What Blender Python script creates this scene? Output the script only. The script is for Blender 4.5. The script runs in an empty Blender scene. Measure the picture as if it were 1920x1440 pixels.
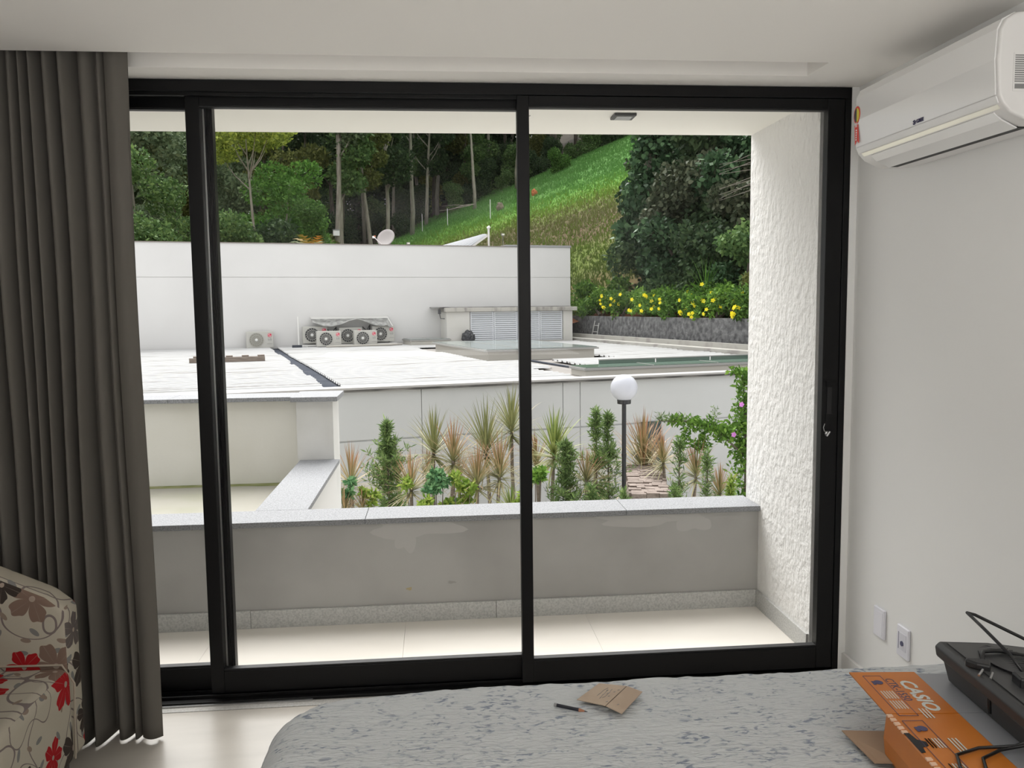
import bpy, bmesh, math, random
import numpy as np
from mathutils import Vector, Matrix, Euler, noise
R = math.radians
PI = math.pi
S = bpy.context.scene
COL = S.collection

# ------------------------------------------------------------------ camera, sky, lights, exposure
YAW, PITCH, ROLL, FPX, EYE = 0.0889117, 0.0927031, -0.0113135, 1568.988, 1.55341
cam_d = bpy.data.cameras.new('camera')
cam = bpy.data.objects.new('camera', cam_d)
COL.objects.link(cam)
S.camera = cam
cam_d.sensor_fit = 'HORIZONTAL'
cam_d.sensor_width = 36.0
cam_d.lens = 36.0 * FPX / 1920.0
cam_d.clip_start = 0.05
cam_d.clip_end = 600
f_ = Vector((math.sin(YAW) * math.cos(PITCH), math.cos(YAW) * math.cos(PITCH), -math.sin(PITCH)))
r_ = Vector((math.cos(YAW), -math.sin(YAW), 0))
u_ = r_.cross(f_)
r2 = r_ * math.cos(ROLL) + u_ * math.sin(ROLL)
u2 = -r_ * math.sin(ROLL) + u_ * math.cos(ROLL)
m3 = Matrix((r2, u2, -f_)).transposed()
cam.matrix_world = Matrix.Translation((0, 0, EYE)) @ m3.to_4x4()

w = bpy.data.worlds.new('sky')
S.world = w
w.use_nodes = True
nt = w.node_tree
nt.nodes.clear()
wo = nt.nodes.new('ShaderNodeOutputWorld')
bg = nt.nodes.new('ShaderNodeBackground')
tc = nt.nodes.new('ShaderNodeTexCoord')
sx = nt.nodes.new('ShaderNodeSeparateXYZ')
rp = nt.nodes.new('ShaderNodeValToRGB')
nt.links.new(tc.outputs['Generated'], sx.inputs[0])
nt.links.new(sx.outputs['Z'], rp.inputs[0])
rp.color_ramp.elements[0].position = 0.0
rp.color_ramp.elements[0].color = (0.68, 0.69, 0.71, 1)
rp.color_ramp.elements[1].position = 0.9
rp.color_ramp.elements[1].color = (1.0, 1.0, 1.0, 1)
nt.links.new(rp.outputs[0], bg.inputs[0])
bg.inputs[1].default_value = 1.6
nt.links.new(bg.outputs[0], wo.inputs[0])

def sun(strength, az, el, ang):
    d = bpy.data.lights.new('sun', 'SUN')
    d.energy = strength
    d.angle = R(ang)
    d.color = (1, 0.985, 0.96)
    o = bpy.data.objects.new('sun', d)
    COL.objects.link(o)
    v = Vector((math.sin(R(az)) * math.cos(R(el)), math.cos(R(az)) * math.cos(R(el)), math.sin(R(el))))
    o.rotation_euler = v.to_track_quat('Z', 'Y').to_euler()
sun(6.0, -14, 56, 55)

def area(name, loc, rot, sx_, sy_, power, col=(1, 1, 1)):
    d = bpy.data.lights.new(name, 'AREA')
    d.shape = 'RECTANGLE'
    d.size = sx_
    d.size_y = sy_
    d.energy = power
    d.color = col
    o = bpy.data.objects.new(name, d)
    COL.objects.link(o)
    o.location = loc
    o.rotation_euler = rot
    return o
# added fill lights, no such fixtures: one washes the ceiling, one shines from behind
area('ceiling_fill', (0.1, -0.75, 1.15), (R(180), 0, 0), 2.2, 0.9, 72, (1, 0.985, 0.965))
area('back_fill', (0.1, -1.5, 0.95), (R(90), 0, 0), 3.0, 1.2, 4, (1, 0.985, 0.965))
S.view_settings.view_transform = 'Standard'
S.view_settings.look = 'None'
S.view_settings.gamma = 1
S.view_settings.use_curve_mapping = False
S.view_settings.exposure = 0.0
S.cycles.max_bounces = 8
S.cycles.diffuse_bounces = 5
S.cycles.transparent_max_bounces = 8

# ------------------------------------------------------------------ building grid of the flat-roofed building
A = R(14.5)
CA, SA = math.cos(A), math.sin(A)
def W(u, v, z):
    return (u * CA - v * SA, u * SA + v * CA, z)

# ------------------------------------------------------------------ materials
MATS = {}
def hexc(r, g, b):
    def f(c):
        c /= 255.0
        return c / 12.92 if c <= 0.04045 else ((c + 0.055) / 1.055) ** 2.4
    return (f(r), f(g), f(b), 1)
def mat(name, col, rough=0.6, metal=0.0, col2=None, nscale=5, ndetail=4, npos=(0.4, 0.6), bump=0, bscale=50,
        stretch=None, spec=0.5, coords='Object', randval=0, transl=0, leaf=None, bdist=0.01, coat=0, base=None):
    if name in MATS:
        return MATS[name]
    m = bpy.data.materials.new(name)
    m.use_nodes = True
    t = m.node_tree
    b = t.nodes['Principled BSDF']
    out = t.nodes['Material Output']
    b.inputs['Base Color'].default_value = (*col[:3], 1)
    b.inputs['Roughness'].default_value = rough
    b.inputs['Metallic'].default_value = metal
    b.inputs['Specular IOR Level'].default_value = spec
    if coat:
        b.inputs['Coat Weight'].default_value = coat
    L = t.links.new
    tcn = t.nodes.new('ShaderNodeTexCoord')
    src = tcn.outputs[coords]
    if stretch:
        mp = t.nodes.new('ShaderNodeMapping')
        mp.inputs['Scale'].default_value = stretch
        L(src, mp.inputs[0])
        src = mp.outputs[0]
    csock = None
    if col2 is not None:
        n = t.nodes.new('ShaderNodeTexNoise')
        n.inputs['Scale'].default_value = nscale
        n.inputs['Detail'].default_value = ndetail
        L(src, n.inputs['Vector'])
        r = t.nodes.new('ShaderNodeValToRGB')
        r.color_ramp.elements[0].position = npos[0]
        r.color_ramp.elements[1].position = npos[1]
        r.color_ramp.elements[0].color = (*col[:3], 1)
        r.color_ramp.elements[1].color = (*col2[:3], 1)
        L(n.outputs[0], r.inputs[0])
        csock = r.outputs[0]
    if leaf is not None:            # colour of each leaf from its own random value (UV u) and its length (UV v)
        uvn = t.nodes.new('ShaderNodeUVMap')
        sp = t.nodes.new('ShaderNodeSeparateXYZ')
        L(uvn.outputs[0], sp.inputs[0])
        r = t.nodes.new('ShaderNodeValToRGB')
        r.color_ramp.elements.remove(r.color_ramp.elements[1])
        for i, (p, c) in enumerate(leaf):
            e = r.color_ramp.elements[0] if i == 0 else r.color_ramp.elements.new(p)
            e.position = p
            e.color = (*c[:3], 1)
        L(sp.outputs[0], r.inputs[0])
        csock = r.outputs[0]
        if base:
            mb = t.nodes.new('ShaderNodeMixRGB'); mr0 = t.nodes.new('ShaderNodeMapRange')
            mr0.inputs[1].default_value = .15; mr0.inputs[2].default_value = .85
            L(sp.outputs[1], mr0.inputs[0]); L(mr0.outputs[0], mb.inputs[0])
            mb.inputs[1].default_value = (*base, 1); L(csock, mb.inputs[2]); csock = mb.outputs[0]
    if randval:
        oi = t.nodes.new('ShaderNodeObjectInfo')
        hs = t.nodes.new('ShaderNodeHueSaturation')
        mr = t.nodes.new('ShaderNodeMapRange')
        mr.inputs[3].default_value = 1 - randval
        mr.inputs[4].default_value = 1 + randval
        L(oi.outputs['Random'], mr.inputs[0])
        L(mr.outputs[0], hs.inputs['Value'])
        if csock:
            L(csock, hs.inputs['Color'])
        else:
            hs.inputs['Color'].default_value = (*col[:3], 1)
        csock = hs.outputs[0]
    if csock:
        L(csock, b.inputs['Base Color'])
    if bump:
        n = t.nodes.new('ShaderNodeTexNoise')
        n.inputs['Scale'].default_value = bscale
        n.inputs['Detail'].default_value = 3
        L(src, n.inputs['Vector'])
        bp = t.nodes.new('ShaderNodeBump')
        bp.inputs['Strength'].default_value = bump
        bp.inputs['Distance'].default_value = bdist
        L(n.outputs[0], bp.inputs['Height'])
        L(bp.outputs[0], b.inputs['Normal'])
    if transl:
        tr = t.nodes.new('ShaderNodeBsdfTranslucent')
        mx = t.nodes.new('ShaderNodeMixShader')
        mx.inputs[0].default_value = transl
        if csock:
            L(csock, tr.inputs[0])
        else:
            tr.inputs[0].default_value = (*col[:3], 1)
        L(b.outputs[0], mx.inputs[1])
        L(tr.outputs[0], mx.inputs[2])
        L(mx.outputs[0], out.inputs[0])
    MATS[name] = m
    return m

def glassmat(name, tint, gloss=1.0, rough=0.0, ior=1.45):
    if name in MATS:
        return MATS[name]
    m = bpy.data.materials.new(name)
    m.use_nodes = True
    t = m.node_tree
    t.nodes.clear()
    out = t.nodes.new('ShaderNodeOutputMaterial')
    tr = t.nodes.new('ShaderNodeBsdfTransparent')
    tr.inputs[0].default_value = (*tint, 1)
    gl = t.nodes.new('ShaderNodeBsdfGlossy')
    gl.inputs['Roughness'].default_value = rough
    fr = t.nodes.new('ShaderNodeFresnel')
    fr.inputs[0].default_value = ior
    mt = t.nodes.new('ShaderNodeMath')
    mt.operation = 'MULTIPLY'
    mt.inputs[1].default_value = gloss
    mx = t.nodes.new('ShaderNodeMixShader')
    t.links.new(fr.outputs[0], mt.inputs[0])
    t.links.new(mt.outputs[0], mx.inputs[0])
    t.links.new(tr.outputs[0], mx.inputs[1])
    t.links.new(gl.outputs[0], mx.inputs[2])
    t.links.new(mx.outputs[0], out.inputs[0])
    MATS[name] = m
    return m

M_wall = mat('interior_white_paint', (0.80, 0.80, 0.79), 0.75, bump=0.05, bscale=200, bdist=0.002)
M_ceil = mat('ceiling_paint', (0.85, 0.83, 0.80), 0.8)
M_cove = mat('cove_paint', (0.80, 0.775, 0.74), 0.8)
M_tile = mat('porcelain_tile', (0.40, 0.37, 0.33), 0.30, col2=(0.45, 0.42, 0.375), nscale=2.2, npos=(0.35, 0.65), stretch=(1, 4, 1))
M_grout = mat('grout', (0.46, 0.42, 0.37), 0.9)
M_black = mat('black_anodised_aluminium', (0.0045, 0.0045, 0.005), 0.42, metal=0.0, spec=0.22)
M_blackg = mat('black_gasket', (0.004, 0.004, 0.005), 0.55)
M_steel = mat('brushed_steel', (0.55, 0.55, 0.55), 0.3, metal=1)
M_glass = glassmat('clear_glass', (0.98, 0.982, 0.98), 0.16)
M_granite = mat('flamed_grey_granite', (0.185, 0.19, 0.20), 0.7, col2=(0.29, 0.295, 0.31), nscale=140, ndetail=2, npos=(0.38, 0.58), bump=0.2, bscale=180, bdist=0.003)
M_granited = mat('grey_granite_skirting', (0.44, 0.44, 0.43), 0.6, col2=(0.58, 0.58, 0.56), nscale=120, ndetail=2, npos=(0.35, 0.62))
M_plaster = mat('balcony_plaster', (0.36, 0.352, 0.337), 0.85, col2=(0.44, 0.432, 0.415), nscale=2.4, ndetail=6, npos=(0.30, 0.62), bump=0.12, bscale=60, bdist=0.004)
M_patch = mat('paint_patch', (0.48, 0.472, 0.455), 0.8)
M_texture = mat('textured_white_render', (0.80, 0.79, 0.77), 0.9, bump=0.75, bscale=30, stretch=(1, 1.0, 0.8), bdist=0.02)
M_balcceil = mat('balcony_ceiling_paint', (0.90, 0.885, 0.83), 0.85)
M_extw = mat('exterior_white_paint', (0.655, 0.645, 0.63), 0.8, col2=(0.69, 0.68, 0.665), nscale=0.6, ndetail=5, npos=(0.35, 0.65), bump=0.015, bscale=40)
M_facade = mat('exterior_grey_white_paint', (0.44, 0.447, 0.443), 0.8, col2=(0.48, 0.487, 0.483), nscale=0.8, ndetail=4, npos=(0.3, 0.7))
M_cream = mat('cream_plaster', (0.66, 0.64, 0.58), 0.9, col2=(0.74, 0.725, 0.68), nscale=1.6, ndetail=8, npos=(0.3, 0.62), bump=0.25, bscale=14, bdist=0.01)

# ------------------------------------------------------------------ geometry helpers
class G:
    def __init__(s):
        s.v = []; s.f = []; s.m = []; s.uv = None; s.raw = False
    def add(s, vs, fs, m=0):
        o = len(s.v)
        s.v += [tuple(p) for p in vs]
        s.f += [tuple(i + o for i in f) for f in fs]
        s.m += [m] * len(fs)
        return s
    def box(s, x0, x1, y0, y1, z0, z1, m=0, M=None):
        vs = [Vector((x, y, z)) for x in (x0, x1) for y in (y0, y1) for z in (z0, z1)]
        if M is not None:
            vs = [M @ p for p in vs]
        return s.add(vs, [(0, 1, 3, 2), (4, 6, 7, 5), (0, 4, 5, 1), (2, 3, 7, 6), (0, 2, 6, 4), (1, 5, 7, 3)], m)
    def poly(s, pts, d, m=0):       # prism: polygon pts (3D, planar) extruded by vector d
        n = len(pts); d = Vector(d)
        vs = [Vector(p) for p in pts] + [Vector(p) + d for p in pts]
        fs = [tuple(range(n))[::-1], tuple(range(n, 2 * n))] + [(i, (i + 1) % n, n + (i + 1) % n, n + i) for i in range(n)]
        return s.add(vs, fs, m)
    def tube(s, pts, rad, n=8, m=0, cap=True):
        pts = [Vector(p) for p in pts]
        if not hasattr(rad, '__len__'):
            rad = [rad] * len(pts)
        vs = []; up = None
        for i, p in enumerate(pts):
            t = (pts[min(i + 1, len(pts) - 1)] - pts[max(i - 1, 0)]).normalized()
            if up is None:
                up = t.orthogonal().normalized()
            up = (up - t * up.dot(t))
            up = up.normalized() if up.length > 1e-6 else t.orthogonal().normalized()
            b = t.cross(up)
            for k in range(n):
                a = 2 * PI * k / n
                vs.append(p + (up * math.cos(a) + b * math.sin(a)) * rad[i])
        fs = []
        for i in range(len(pts) - 1):
            for k in range(n):
                fs.append((i * n + k, i * n + (k + 1) % n, (i + 1) * n + (k + 1) % n, (i + 1) * n + k))
        if cap:
            fs.append(tuple(range(n))[::-1]); fs.append(tuple((len(pts) - 1) * n + k for k in range(n)))
        return s.add(vs, fs, m)
    def lathe(s, prof, n=24, m=0, M=None):  # profile (r, z) round Z
        vs = []
        for r, z in prof:
            for k in range(n):
                a = 2 * PI * k / n
                p = Vector((r * math.cos(a), r * math.sin(a), z))
                vs.append(M @ p if M is not None else p)
        fs = []
        for i in range(len(prof) - 1):
            for k in range(n):
                fs.append((i * n + k, i * n + (k + 1) % n, (i + 1) * n + (k + 1) % n, (i + 1) * n + k))
        fs.append(tuple(range(n))[::-1]); fs.append(tuple((len(prof) - 1) * n + k for k in range(n)))
        return s.add(vs, fs, m)
    def mesh(s, name, mats, smooth=False):
        me = bpy.data.meshes.new(name)
        me.from_pydata(s.v, [], s.f)
        for m in (mats if isinstance(mats, (list, tuple)) else [mats]):
            me.materials.append(m)
        if any(s.m):
            me.polygons.foreach_set('material_index', s.m)
        if smooth:
            me.polygons.foreach_set('use_smooth', [True] * len(me.polygons))
        if s.uv:
            ul = me.uv_layers.new(name='UVMap')
            ul.data.foreach_set('uv', s.uv)
        me.validate()
        me.update()
        bm = bmesh.new(); bm.from_mesh(me)
        if len(bm.faces) < 5000 and not s.uv and not s.raw:
            bmesh.ops.recalc_face_normals(bm, faces=bm.faces)
            bm.to_mesh(me)
        bm.free()
        return me

def obj(name, g, mats, parent=None, loc=None, rz=0, bevel=0, seg=2, smooth=False, kind=None, label=None):
    me = g if isinstance(g, bpy.types.Mesh) else g.mesh(name, mats, smooth)
    o = bpy.data.objects.new(name, me)
    COL.objects.link(o)
    if parent: o.parent = parent
    if loc is not None: o.location = loc
    if rz: o.rotation_euler = (0, 0, rz)
    if bevel:
        b = o.modifiers.new('bevel', 'BEVEL')
        b.width = bevel; b.segments = seg; b.limit_method = 'ANGLE'; b.angle_limit = R(35)
        if smooth or seg > 2:
            for p in me.polygons: p.use_smooth = True
            b.harden_normals = True
    if kind: o['kind'] = kind
    if label: o['label'] = label
    return o
def tag(o, label, cat, group=None, kind=None):
    o['label'] = label; o['category'] = cat
    if group: o['group'] = group
    if kind: o['kind'] = kind
    return o
def thing(name, label, cat, loc=(0, 0, 0), rz=0, group=None):
    o = bpy.data.objects.new(name, None)
    o.empty_display_size = 0.1
    COL.objects.link(o)
    o.location = loc; o.rotation_euler = (0, 0, rz)
    return tag(o, label, cat, group)
def struct(name, g=None, mats=None, **k):
    if g is None:
        o = bpy.data.objects.new(name, None); COL.objects.link(o)
        o.empty_display_size = 0.1
    else:
        o = obj(name, g, mats, **k)
    o['kind'] = 'structure'
    return o
def rep(name, me, parent, loc=(0, 0, 0), rz=0, rot=None, scale=None):   # another object on the same mesh
    o = bpy.data.objects.new(name, me); COL.objects.link(o); o.parent = parent; o.location = loc
    o.rotation_euler = rot if rot else (0, 0, rz)
    if scale: o.scale = scale
    return o
def text(name, s, size, mat_, parent, loc, rot, ext=0.0006, bold=0, shear=0, align='CENTER', sx=1):
    c = bpy.data.curves.new(name, 'FONT')
    c.body = s; c.size = size; c.extrude = ext; c.offset = bold; c.shear = shear
    c.align_x = align; c.align_y = 'CENTER'; c.resolution_u = 3
    o = bpy.data.objects.new(name, c); COL.objects.link(o)
    dg = bpy.context.evaluated_depsgraph_get()
    me = bpy.data.meshes.new_from_object(o.evaluated_get(dg))
    bpy.data.objects.remove(o)
    me.name = name; me.materials.clear(); me.materials.append(mat_)
    o = bpy.data.objects.new(name, me); COL.objects.link(o)
    o.parent = parent; o.location = loc; o.rotation_euler = rot; o.scale = (sx, 1, 1)
    return o

rng = np.random.default_rng(7)
def leaves(points, size, aspect=0.5, seed=1, up=0.3, hang=0.0, shape='rhomb', jitter=0.4):
    """leaf blades (flat polygons of their own) at the given points; UV u = a random value per leaf"""
    r = np.random.default_rng(seed)
    P = np.asarray(points, float); n = len(P)
    a = r.normal(size=(n, 3)); a[:, 2] += up - hang * 2
    a /= np.linalg.norm(a, axis=1)[:, None]
    t = r.normal(size=(n, 3)); t[:, 2] *= 0.5
    b = np.cross(a, t); b /= (np.linalg.norm(b, axis=1)[:, None] + 1e-9)
    sz = size * (1 + jitter * (r.random(n) - 0.5) * 2)
    a = a * sz[:, None]; b = b * (sz * aspect)[:, None]
    if shape == 'rhomb':
        V = np.stack([P, P + a * .5 + b * .5, P + a, P + a * .5 - b * .5], 1)
    else:                            # broad leaf, six corners
        c = np.cross(a, b); c /= (np.linalg.norm(c, axis=1)[:, None] + 1e-9)
        c *= (sz * 0.12)[:, None]
        V = np.stack([P, P + a * .12 + b * .42 + c, P + a * .5 + b * .5 + c, P + a, P + a * .5 - b * .5 + c, P + a * .12 - b * .42 + c], 1)
    k = V.shape[1]
    u = r.random(n)
    uv = np.zeros((n, k, 2)); uv[:, :, 0] = u[:, None]; uv[:, :, 1] = np.linspace(0, 1, k)[None]
    return V.reshape(-1, 3), k, uv.reshape(-1)
def leafmesh(name, parts, mats):
    """parts: list of (verts, k, uv, material index)"""
    me = bpy.data.meshes.new(name)
    V = np.concatenate([p[0] for p in parts])
    me.vertices.add(len(V)); me.vertices.foreach_set('co', V.reshape(-1))
    nl = len(V); me.loops.add(nl); me.loops.foreach_set('vertex_index', np.arange(nl))
    st = []; off = 0; mi = []
    for p in parts:
        n = len(p[0]) // p[1]
        st.append(off + np.arange(n) * p[1]); mi.append(np.full(n, p[3])); off += len(p[0])
    st = np.concatenate(st); mi = np.concatenate(mi)
    me.polygons.add(len(st)); me.polygons.foreach_set('loop_start', st)
    me.polygons.foreach_set('material_index', mi)
    ul = me.uv_layers.new(name='UVMap'); ul.data.foreach_set('uv', np.concatenate([p[2] for p in parts]))
    for m in mats: me.materials.append(m)
    me.update(); me.validate()
    return me
def blob_points(blobs, n, seed, shell=0.55):
    """n points in the outer shells of ellipsoid blobs [(x,y,z,rx,ry,rz)]"""
    r = np.random.default_rng(seed)
    B = np.array(blobs, float)
    wgt = (B[:, 3] * B[:, 4] + B[:, 3] * B[:, 5]) ; wgt /= wgt.sum()
    i = r.choice(len(B), n, p=wgt)
    d = r.normal(size=(n, 3)); d /= np.linalg.norm(d, axis=1)[:, None]
    q = shell + (1 - shell) * r.random(n) ** 0.6
    return B[i, :3] + d * B[i, 3:] * q[:, None]

# ================================================================== ROOM
XL, XR, YB, YW = -2.45, 1.687, -1.60, 3.24
CZ = 2.402
g = G().box(XL - .1, XR + .1, YB - .1, 3.27, -0.30, -0.012)
floor = struct('floor', g, M_grout)
tile = G().box(0.0015, 0.8985, 0.0015, 0.8985, -0.011, 0).mesh('tile', M_tile)
for i in range(-3, 3):
    for j in range(0, 6):
        x0 = -0.45 + i * 0.9; y0 = 3.215 - (j + 1) * 0.9
        x1 = min(x0 + .9, XR); xa = max(x0, XL); ya = max(y0, YB)
        if x1 - xa < .02 or y0 + .9 - ya < .02: continue
        if xa == x0 and x1 == x0 + .9 and ya == y0:
            rep('tile', tile, floor, (x0, y0, 0))
        else:
            obj('tile', G().box(xa + .0015, x1 - .0015, ya + .0015, y0 + .8985, -.011, 0), M_tile, floor)
obj('threshold_slab', G().box(XL, XR, 3.217, 3.268, -0.011, 0.001), mat('threshold_granite', (.34, .33, .31), .5, col2=(.42, .41, .39), nscale=120), floor, label='grey granite threshold strip under the sliding door')
# ceiling with the curtain recess
g = G()
g.box(XL - .1, XR + .1, YB - .1, 2.95, CZ, CZ + .2)
g.box(1.405, XR + .1, 2.95, 3.125, CZ, CZ + .2)
g.box(XL - .1, XR + .1, 3.125, 3.62, CZ, CZ + .2)
g.box(XL - .1, 1.405, 2.95, 3.125, CZ + .16, CZ + .2)
struct('ceiling', g, M_ceil)
# walls
struct('wall_right', G().box(XR, XR + .15, YB, 3.27, -.02, CZ + .1), M_wall)
struct('wall_left', G().box(XL - .15, XL, YB, 3.27, -.02, CZ + .1), M_wall)
g = G()
g.box(XL - .15, -1.55, YB - .15, YB, -.02, CZ + .1); g.box(1.75, XR + .15, YB - .15, YB, -.02, CZ + .1)
g.box(XL - .15, XR + .15, YB - .15, YB, -.02, 0.6); g.box(XL - .15, XR + .15, YB - .15, YB, 2.38, CZ + .1)
g.box(-1.6, 1.76, YB - .15, YB - .1, 0.6, 2.38)
struct('wall_back', g, M_wall)
g = G()
g.box(1.6575, XR + .15, 3.27, 3.46, -.3, CZ + .2)
g.box(XL - .15, -2.20, 3.27, 3.46, -.3, CZ + .2)
struct('wall_front', g, M_wall)
g = G().box(XR - .014, XR, YB, 3.268, 0, .085)
struct('baseboard_right', g, mat('white_skirting', (0.80, 0.79, 0.77), 0.5), bevel=.002)

# ------------------------------------------------------------------ sliding door: frame and three sashes
DY = 3.27
fr = struct('window_1')
obj('frame_head', G().box(-2.20, 1.657, DY, DY + .16, 2.358, 2.40).box(-2.2, 1.657, DY + .012, DY + .03, 2.345, 2.36), M_black, fr, bevel=.0015)
obj('frame_jamb', G().box(1.632, 1.657, DY, DY + .16, 0, 2.358), M_black, fr, bevel=.0015)
obj('frame_jamb', G().box(-2.20, -2.16, DY, DY + .16, 0, 2.358), M_black, fr, bevel=.0015)
obj('track', G().box(-2.16, 1.632, DY - .004, DY + .16, -.004, .012).box(-2.16, 1.632, DY + .03, DY + .036, .012, .024)
    .box(-2.16, 1.632, DY + .075, DY + .081, .012, .024).box(-2.16, 1.632, DY + .12, DY + .126, .012, .024), M_black, fr, bevel=.001)
obj('drain_track_lip', G().box(-2.16, -.52, DY - .016, DY - .003, -.001, .006), M_steel, fr)
def sash(name, x0, x1, y0, lst, rst, ztop=2.318, zbot=.112, depth=.042):
    s = struct(name)
    s.location = (0, 0, 0)
    y1 = y0 + depth
    obj('stile', G().box(x0, x0 + lst, y0, y1, .022, 2.356), M_black, s, bevel=.002)
    obj('stile', G().box(x1 - rst, x1, y0, y1, .022, 2.356), M_black, s, bevel=.002)
    obj('top_rail', G().box(x0 + lst, x1 - rst, y0 + .001, y1 - .001, ztop, 2.356), M_black, s, bevel=.0015)
    obj('bottom_rail', G().box(x0 + lst, x1 - rst, y0 + .001, y1 - .001, .022, zbot), M_black, s, bevel=.0015)
    obj('glazing_bead', G().box(x0 + lst, x1 - rst, y0 + .006, y1 - .006, zbot, zbot + .008).box(x0 + lst, x1 - rst, y0 + .006, y1 - .006, ztop - .006, ztop), M_blackg, s)
    ym = (y0 + y1) / 2
    obj('glass_pane', G().box(x0 + lst, x1 - rst, ym - .003, ym + .003, zbot, ztop), M_glass, s)
    return s
s1 = sash('door_1', -2.15, -0.838, DY + .092, .05, .052)
s2 = sash('door_2', -0.925, 0.358, DY + .046, .052, .03)
s3 = sash('door_3', 0.322, 1.630, DY + .002, .047, .068)
# interlock fins between the sashes, seen as grooves beside the left stile
for (xx, yy, ww) in ((-.872, DY + .085, .006), (-.86, DY + .088, .004), (-.85, DY + .086, .004)):
    obj('interlock_fin', G().box(xx, xx + ww, yy, yy + .01, .03, 2.35), M_steel if ww > .005 else M_black, s1)
obj('pull_recess', G().box(1.583, 1.603, DY - .0005, DY + .004, 1.10, 1.21), M_blackg, s3)
obj('recess_plate', G().box(1.578, 1.608, DY - .0015, DY + .0025, 1.07, 1.10).box(1.578, 1.608, DY - .0015, DY + .0025, 1.21, 1.235), M_black, s3)
k = obj('thumb_turn', G().lathe([(.009, 0), (.009, .006), (.006, .008)], 16, M=Matrix.Translation((1.585, DY + .002, 1.02)) @ Euler((R(90), 0, 0)).to_matrix().to_4x4()), M_steel, s3, smooth=True)
obj('turn_lever', G().box(-.003, .003, -.014, 0, -.012, .012, M=Matrix.Translation((1.585, DY - .004, 1.02)) @ Matrix.Rotation(R(35), 4, 'Y')), M_steel, s3, bevel=.001)
obj('lock_wire', G().tube([(1.575, DY - .002, 1.06), (1.568, DY - .006, 1.045), (1.572, DY - .006, 1.03), (1.582, DY - .006, 1.028)], .0012, 6), M_steel, s3)

# ================================================================== BALCONY
BX = 1.62
bf = struct('floor_balcony', G().box(-2.6, BX + .3, 3.43, 4.25, -.3, -.012), M_grout)
M_tile2 = mat('balcony_tile', (0.80, 0.755, 0.69), 0.45, col2=(0.87, 0.83, 0.77), nscale=1.6, npos=(0.3, 0.7), stretch=(1, 3, 1))
for i in range(-3, 3):
    x0 = -0.18 + i * .9; x1 = min(x0 + .9, BX)
    xa = max(x0, -2.6)
    if x1 > xa:
        obj('tile', G().box(xa + .0005, x1 - .0005, 3.431, 4.064, -.011, 0), M_tile2, bf)
struct('wall_balcony_right', G().box(BX, BX + .30, 3.465, 4.245, -.3, 2.45), M_texture)
struct('wall_balcony_left', G().box(-2.75, -2.6, 3.465, 4.065, -.3, 2.45), M_texture)
struct('ceiling_balcony', G().box(-2.8, BX + .35, 3.61, 4.245, 2.408, 2.62), M_balcceil)
g = G().box(-3.2, BX + .01, 4.068, 4.24, -2.2, .500)
par = struct('wall_parapet', g, M_plaster)
xs = [-3.2, -2.0, -0.365, 0.93, BX]
for a_, b_ in zip(xs[:-1], xs[1:]):
    obj('coping_slab', G().box(a_ + .001, b_ - .001, 4.043, 4.285, .503, .530), M_granite, par, bevel=.002)
for a_, b_ in ((-2.6, -.93), (-.93, .27), (.27, BX - .012)):
    obj('skirting', G().box(a_ + .001, b_ - .001, 4.055, 4.068, 0, .088), M_granited, par, bevel=.001)
sk = struct('baseboard_balcony_right', G().box(BX - .012, BX, 3.47, 4.067, 0, .088), M_granited, bevel=.001)
# patches of fresher paint on the parapet
PN = [0]
def patch(cx, z, ww, hh, seed, m):
    PN[0] += 1; yp = 4.0674 - .0004 * PN[0]
    r = random.Random(seed); n = 26
    pts = []
    for i in range(n):
        a = 2 * PI * i / n
        k_ = 1 + .22 * math.sin(3 * a + seed) + .12 * math.sin(5 * a + seed * 2)
        zz = min(z + hh * k_ * math.sin(a), .4985)
        pts.append((cx + ww * k_ * math.cos(a), yp, zz))
    fan = G(); fan.add([(cx, yp, min(z, .485))] + pts, [(0, 1 + i, 1 + (i + 1) % n) for i in range(n)])
    obj('paint_patch', fan, m, par)
patch(-.13, .47, .22, .05, 2, M_patch); patch(-.17, .42, .05, .07, 4, M_patch)
patch(1.02, .475, .25, .035, 1, M_patch); patch(1.28, .45, .09, .045, 3, M_patch)
M_stain = mat('ochre_stain', (0.44, 0.37, 0.22), 0.9)
patch(-.16, .165, .014, .008, 5, M_stain); patch(.05, .19, .02, .007, 8, mat('grey_smear', (0.36, 0.35, 0.33), 0.9))
# downlight and hook on the balcony ceiling
dl = thing('ceiling_downlight', 'small dark square downlight set in the balcony ceiling', 'light', (.86, 3.82, 2.408))
obj('housing', G().box(-.05, .05, -.05, .05, -.012, -.001), mat('dark_lamp_housing', (.06, .06, .06), .5), dl, bevel=.002)
obj('lens', G().box(-.036, .036, -.036, .036, -.014, -.012), mat('lamp_lens', (.3, .3, .28), .2), dl)
hk = thing('curtain_hook', 'small white hook on the balcony ceiling near the centre mullion', 'hook', (.41, 3.68, 2.408))
obj('hook_plate', G().box(-.006, .006, -.006, .006, -.004, -.0005), mat('white_plastic', (.78, .78, .76), .4), hk)
obj('hook_arm', G().tube([(0, 0, -.003), (0, 0, -.03), (.004, 0, -.04), (.012, 0, -.036)], .003, 6), MATS['white_plastic'], hk)

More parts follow.
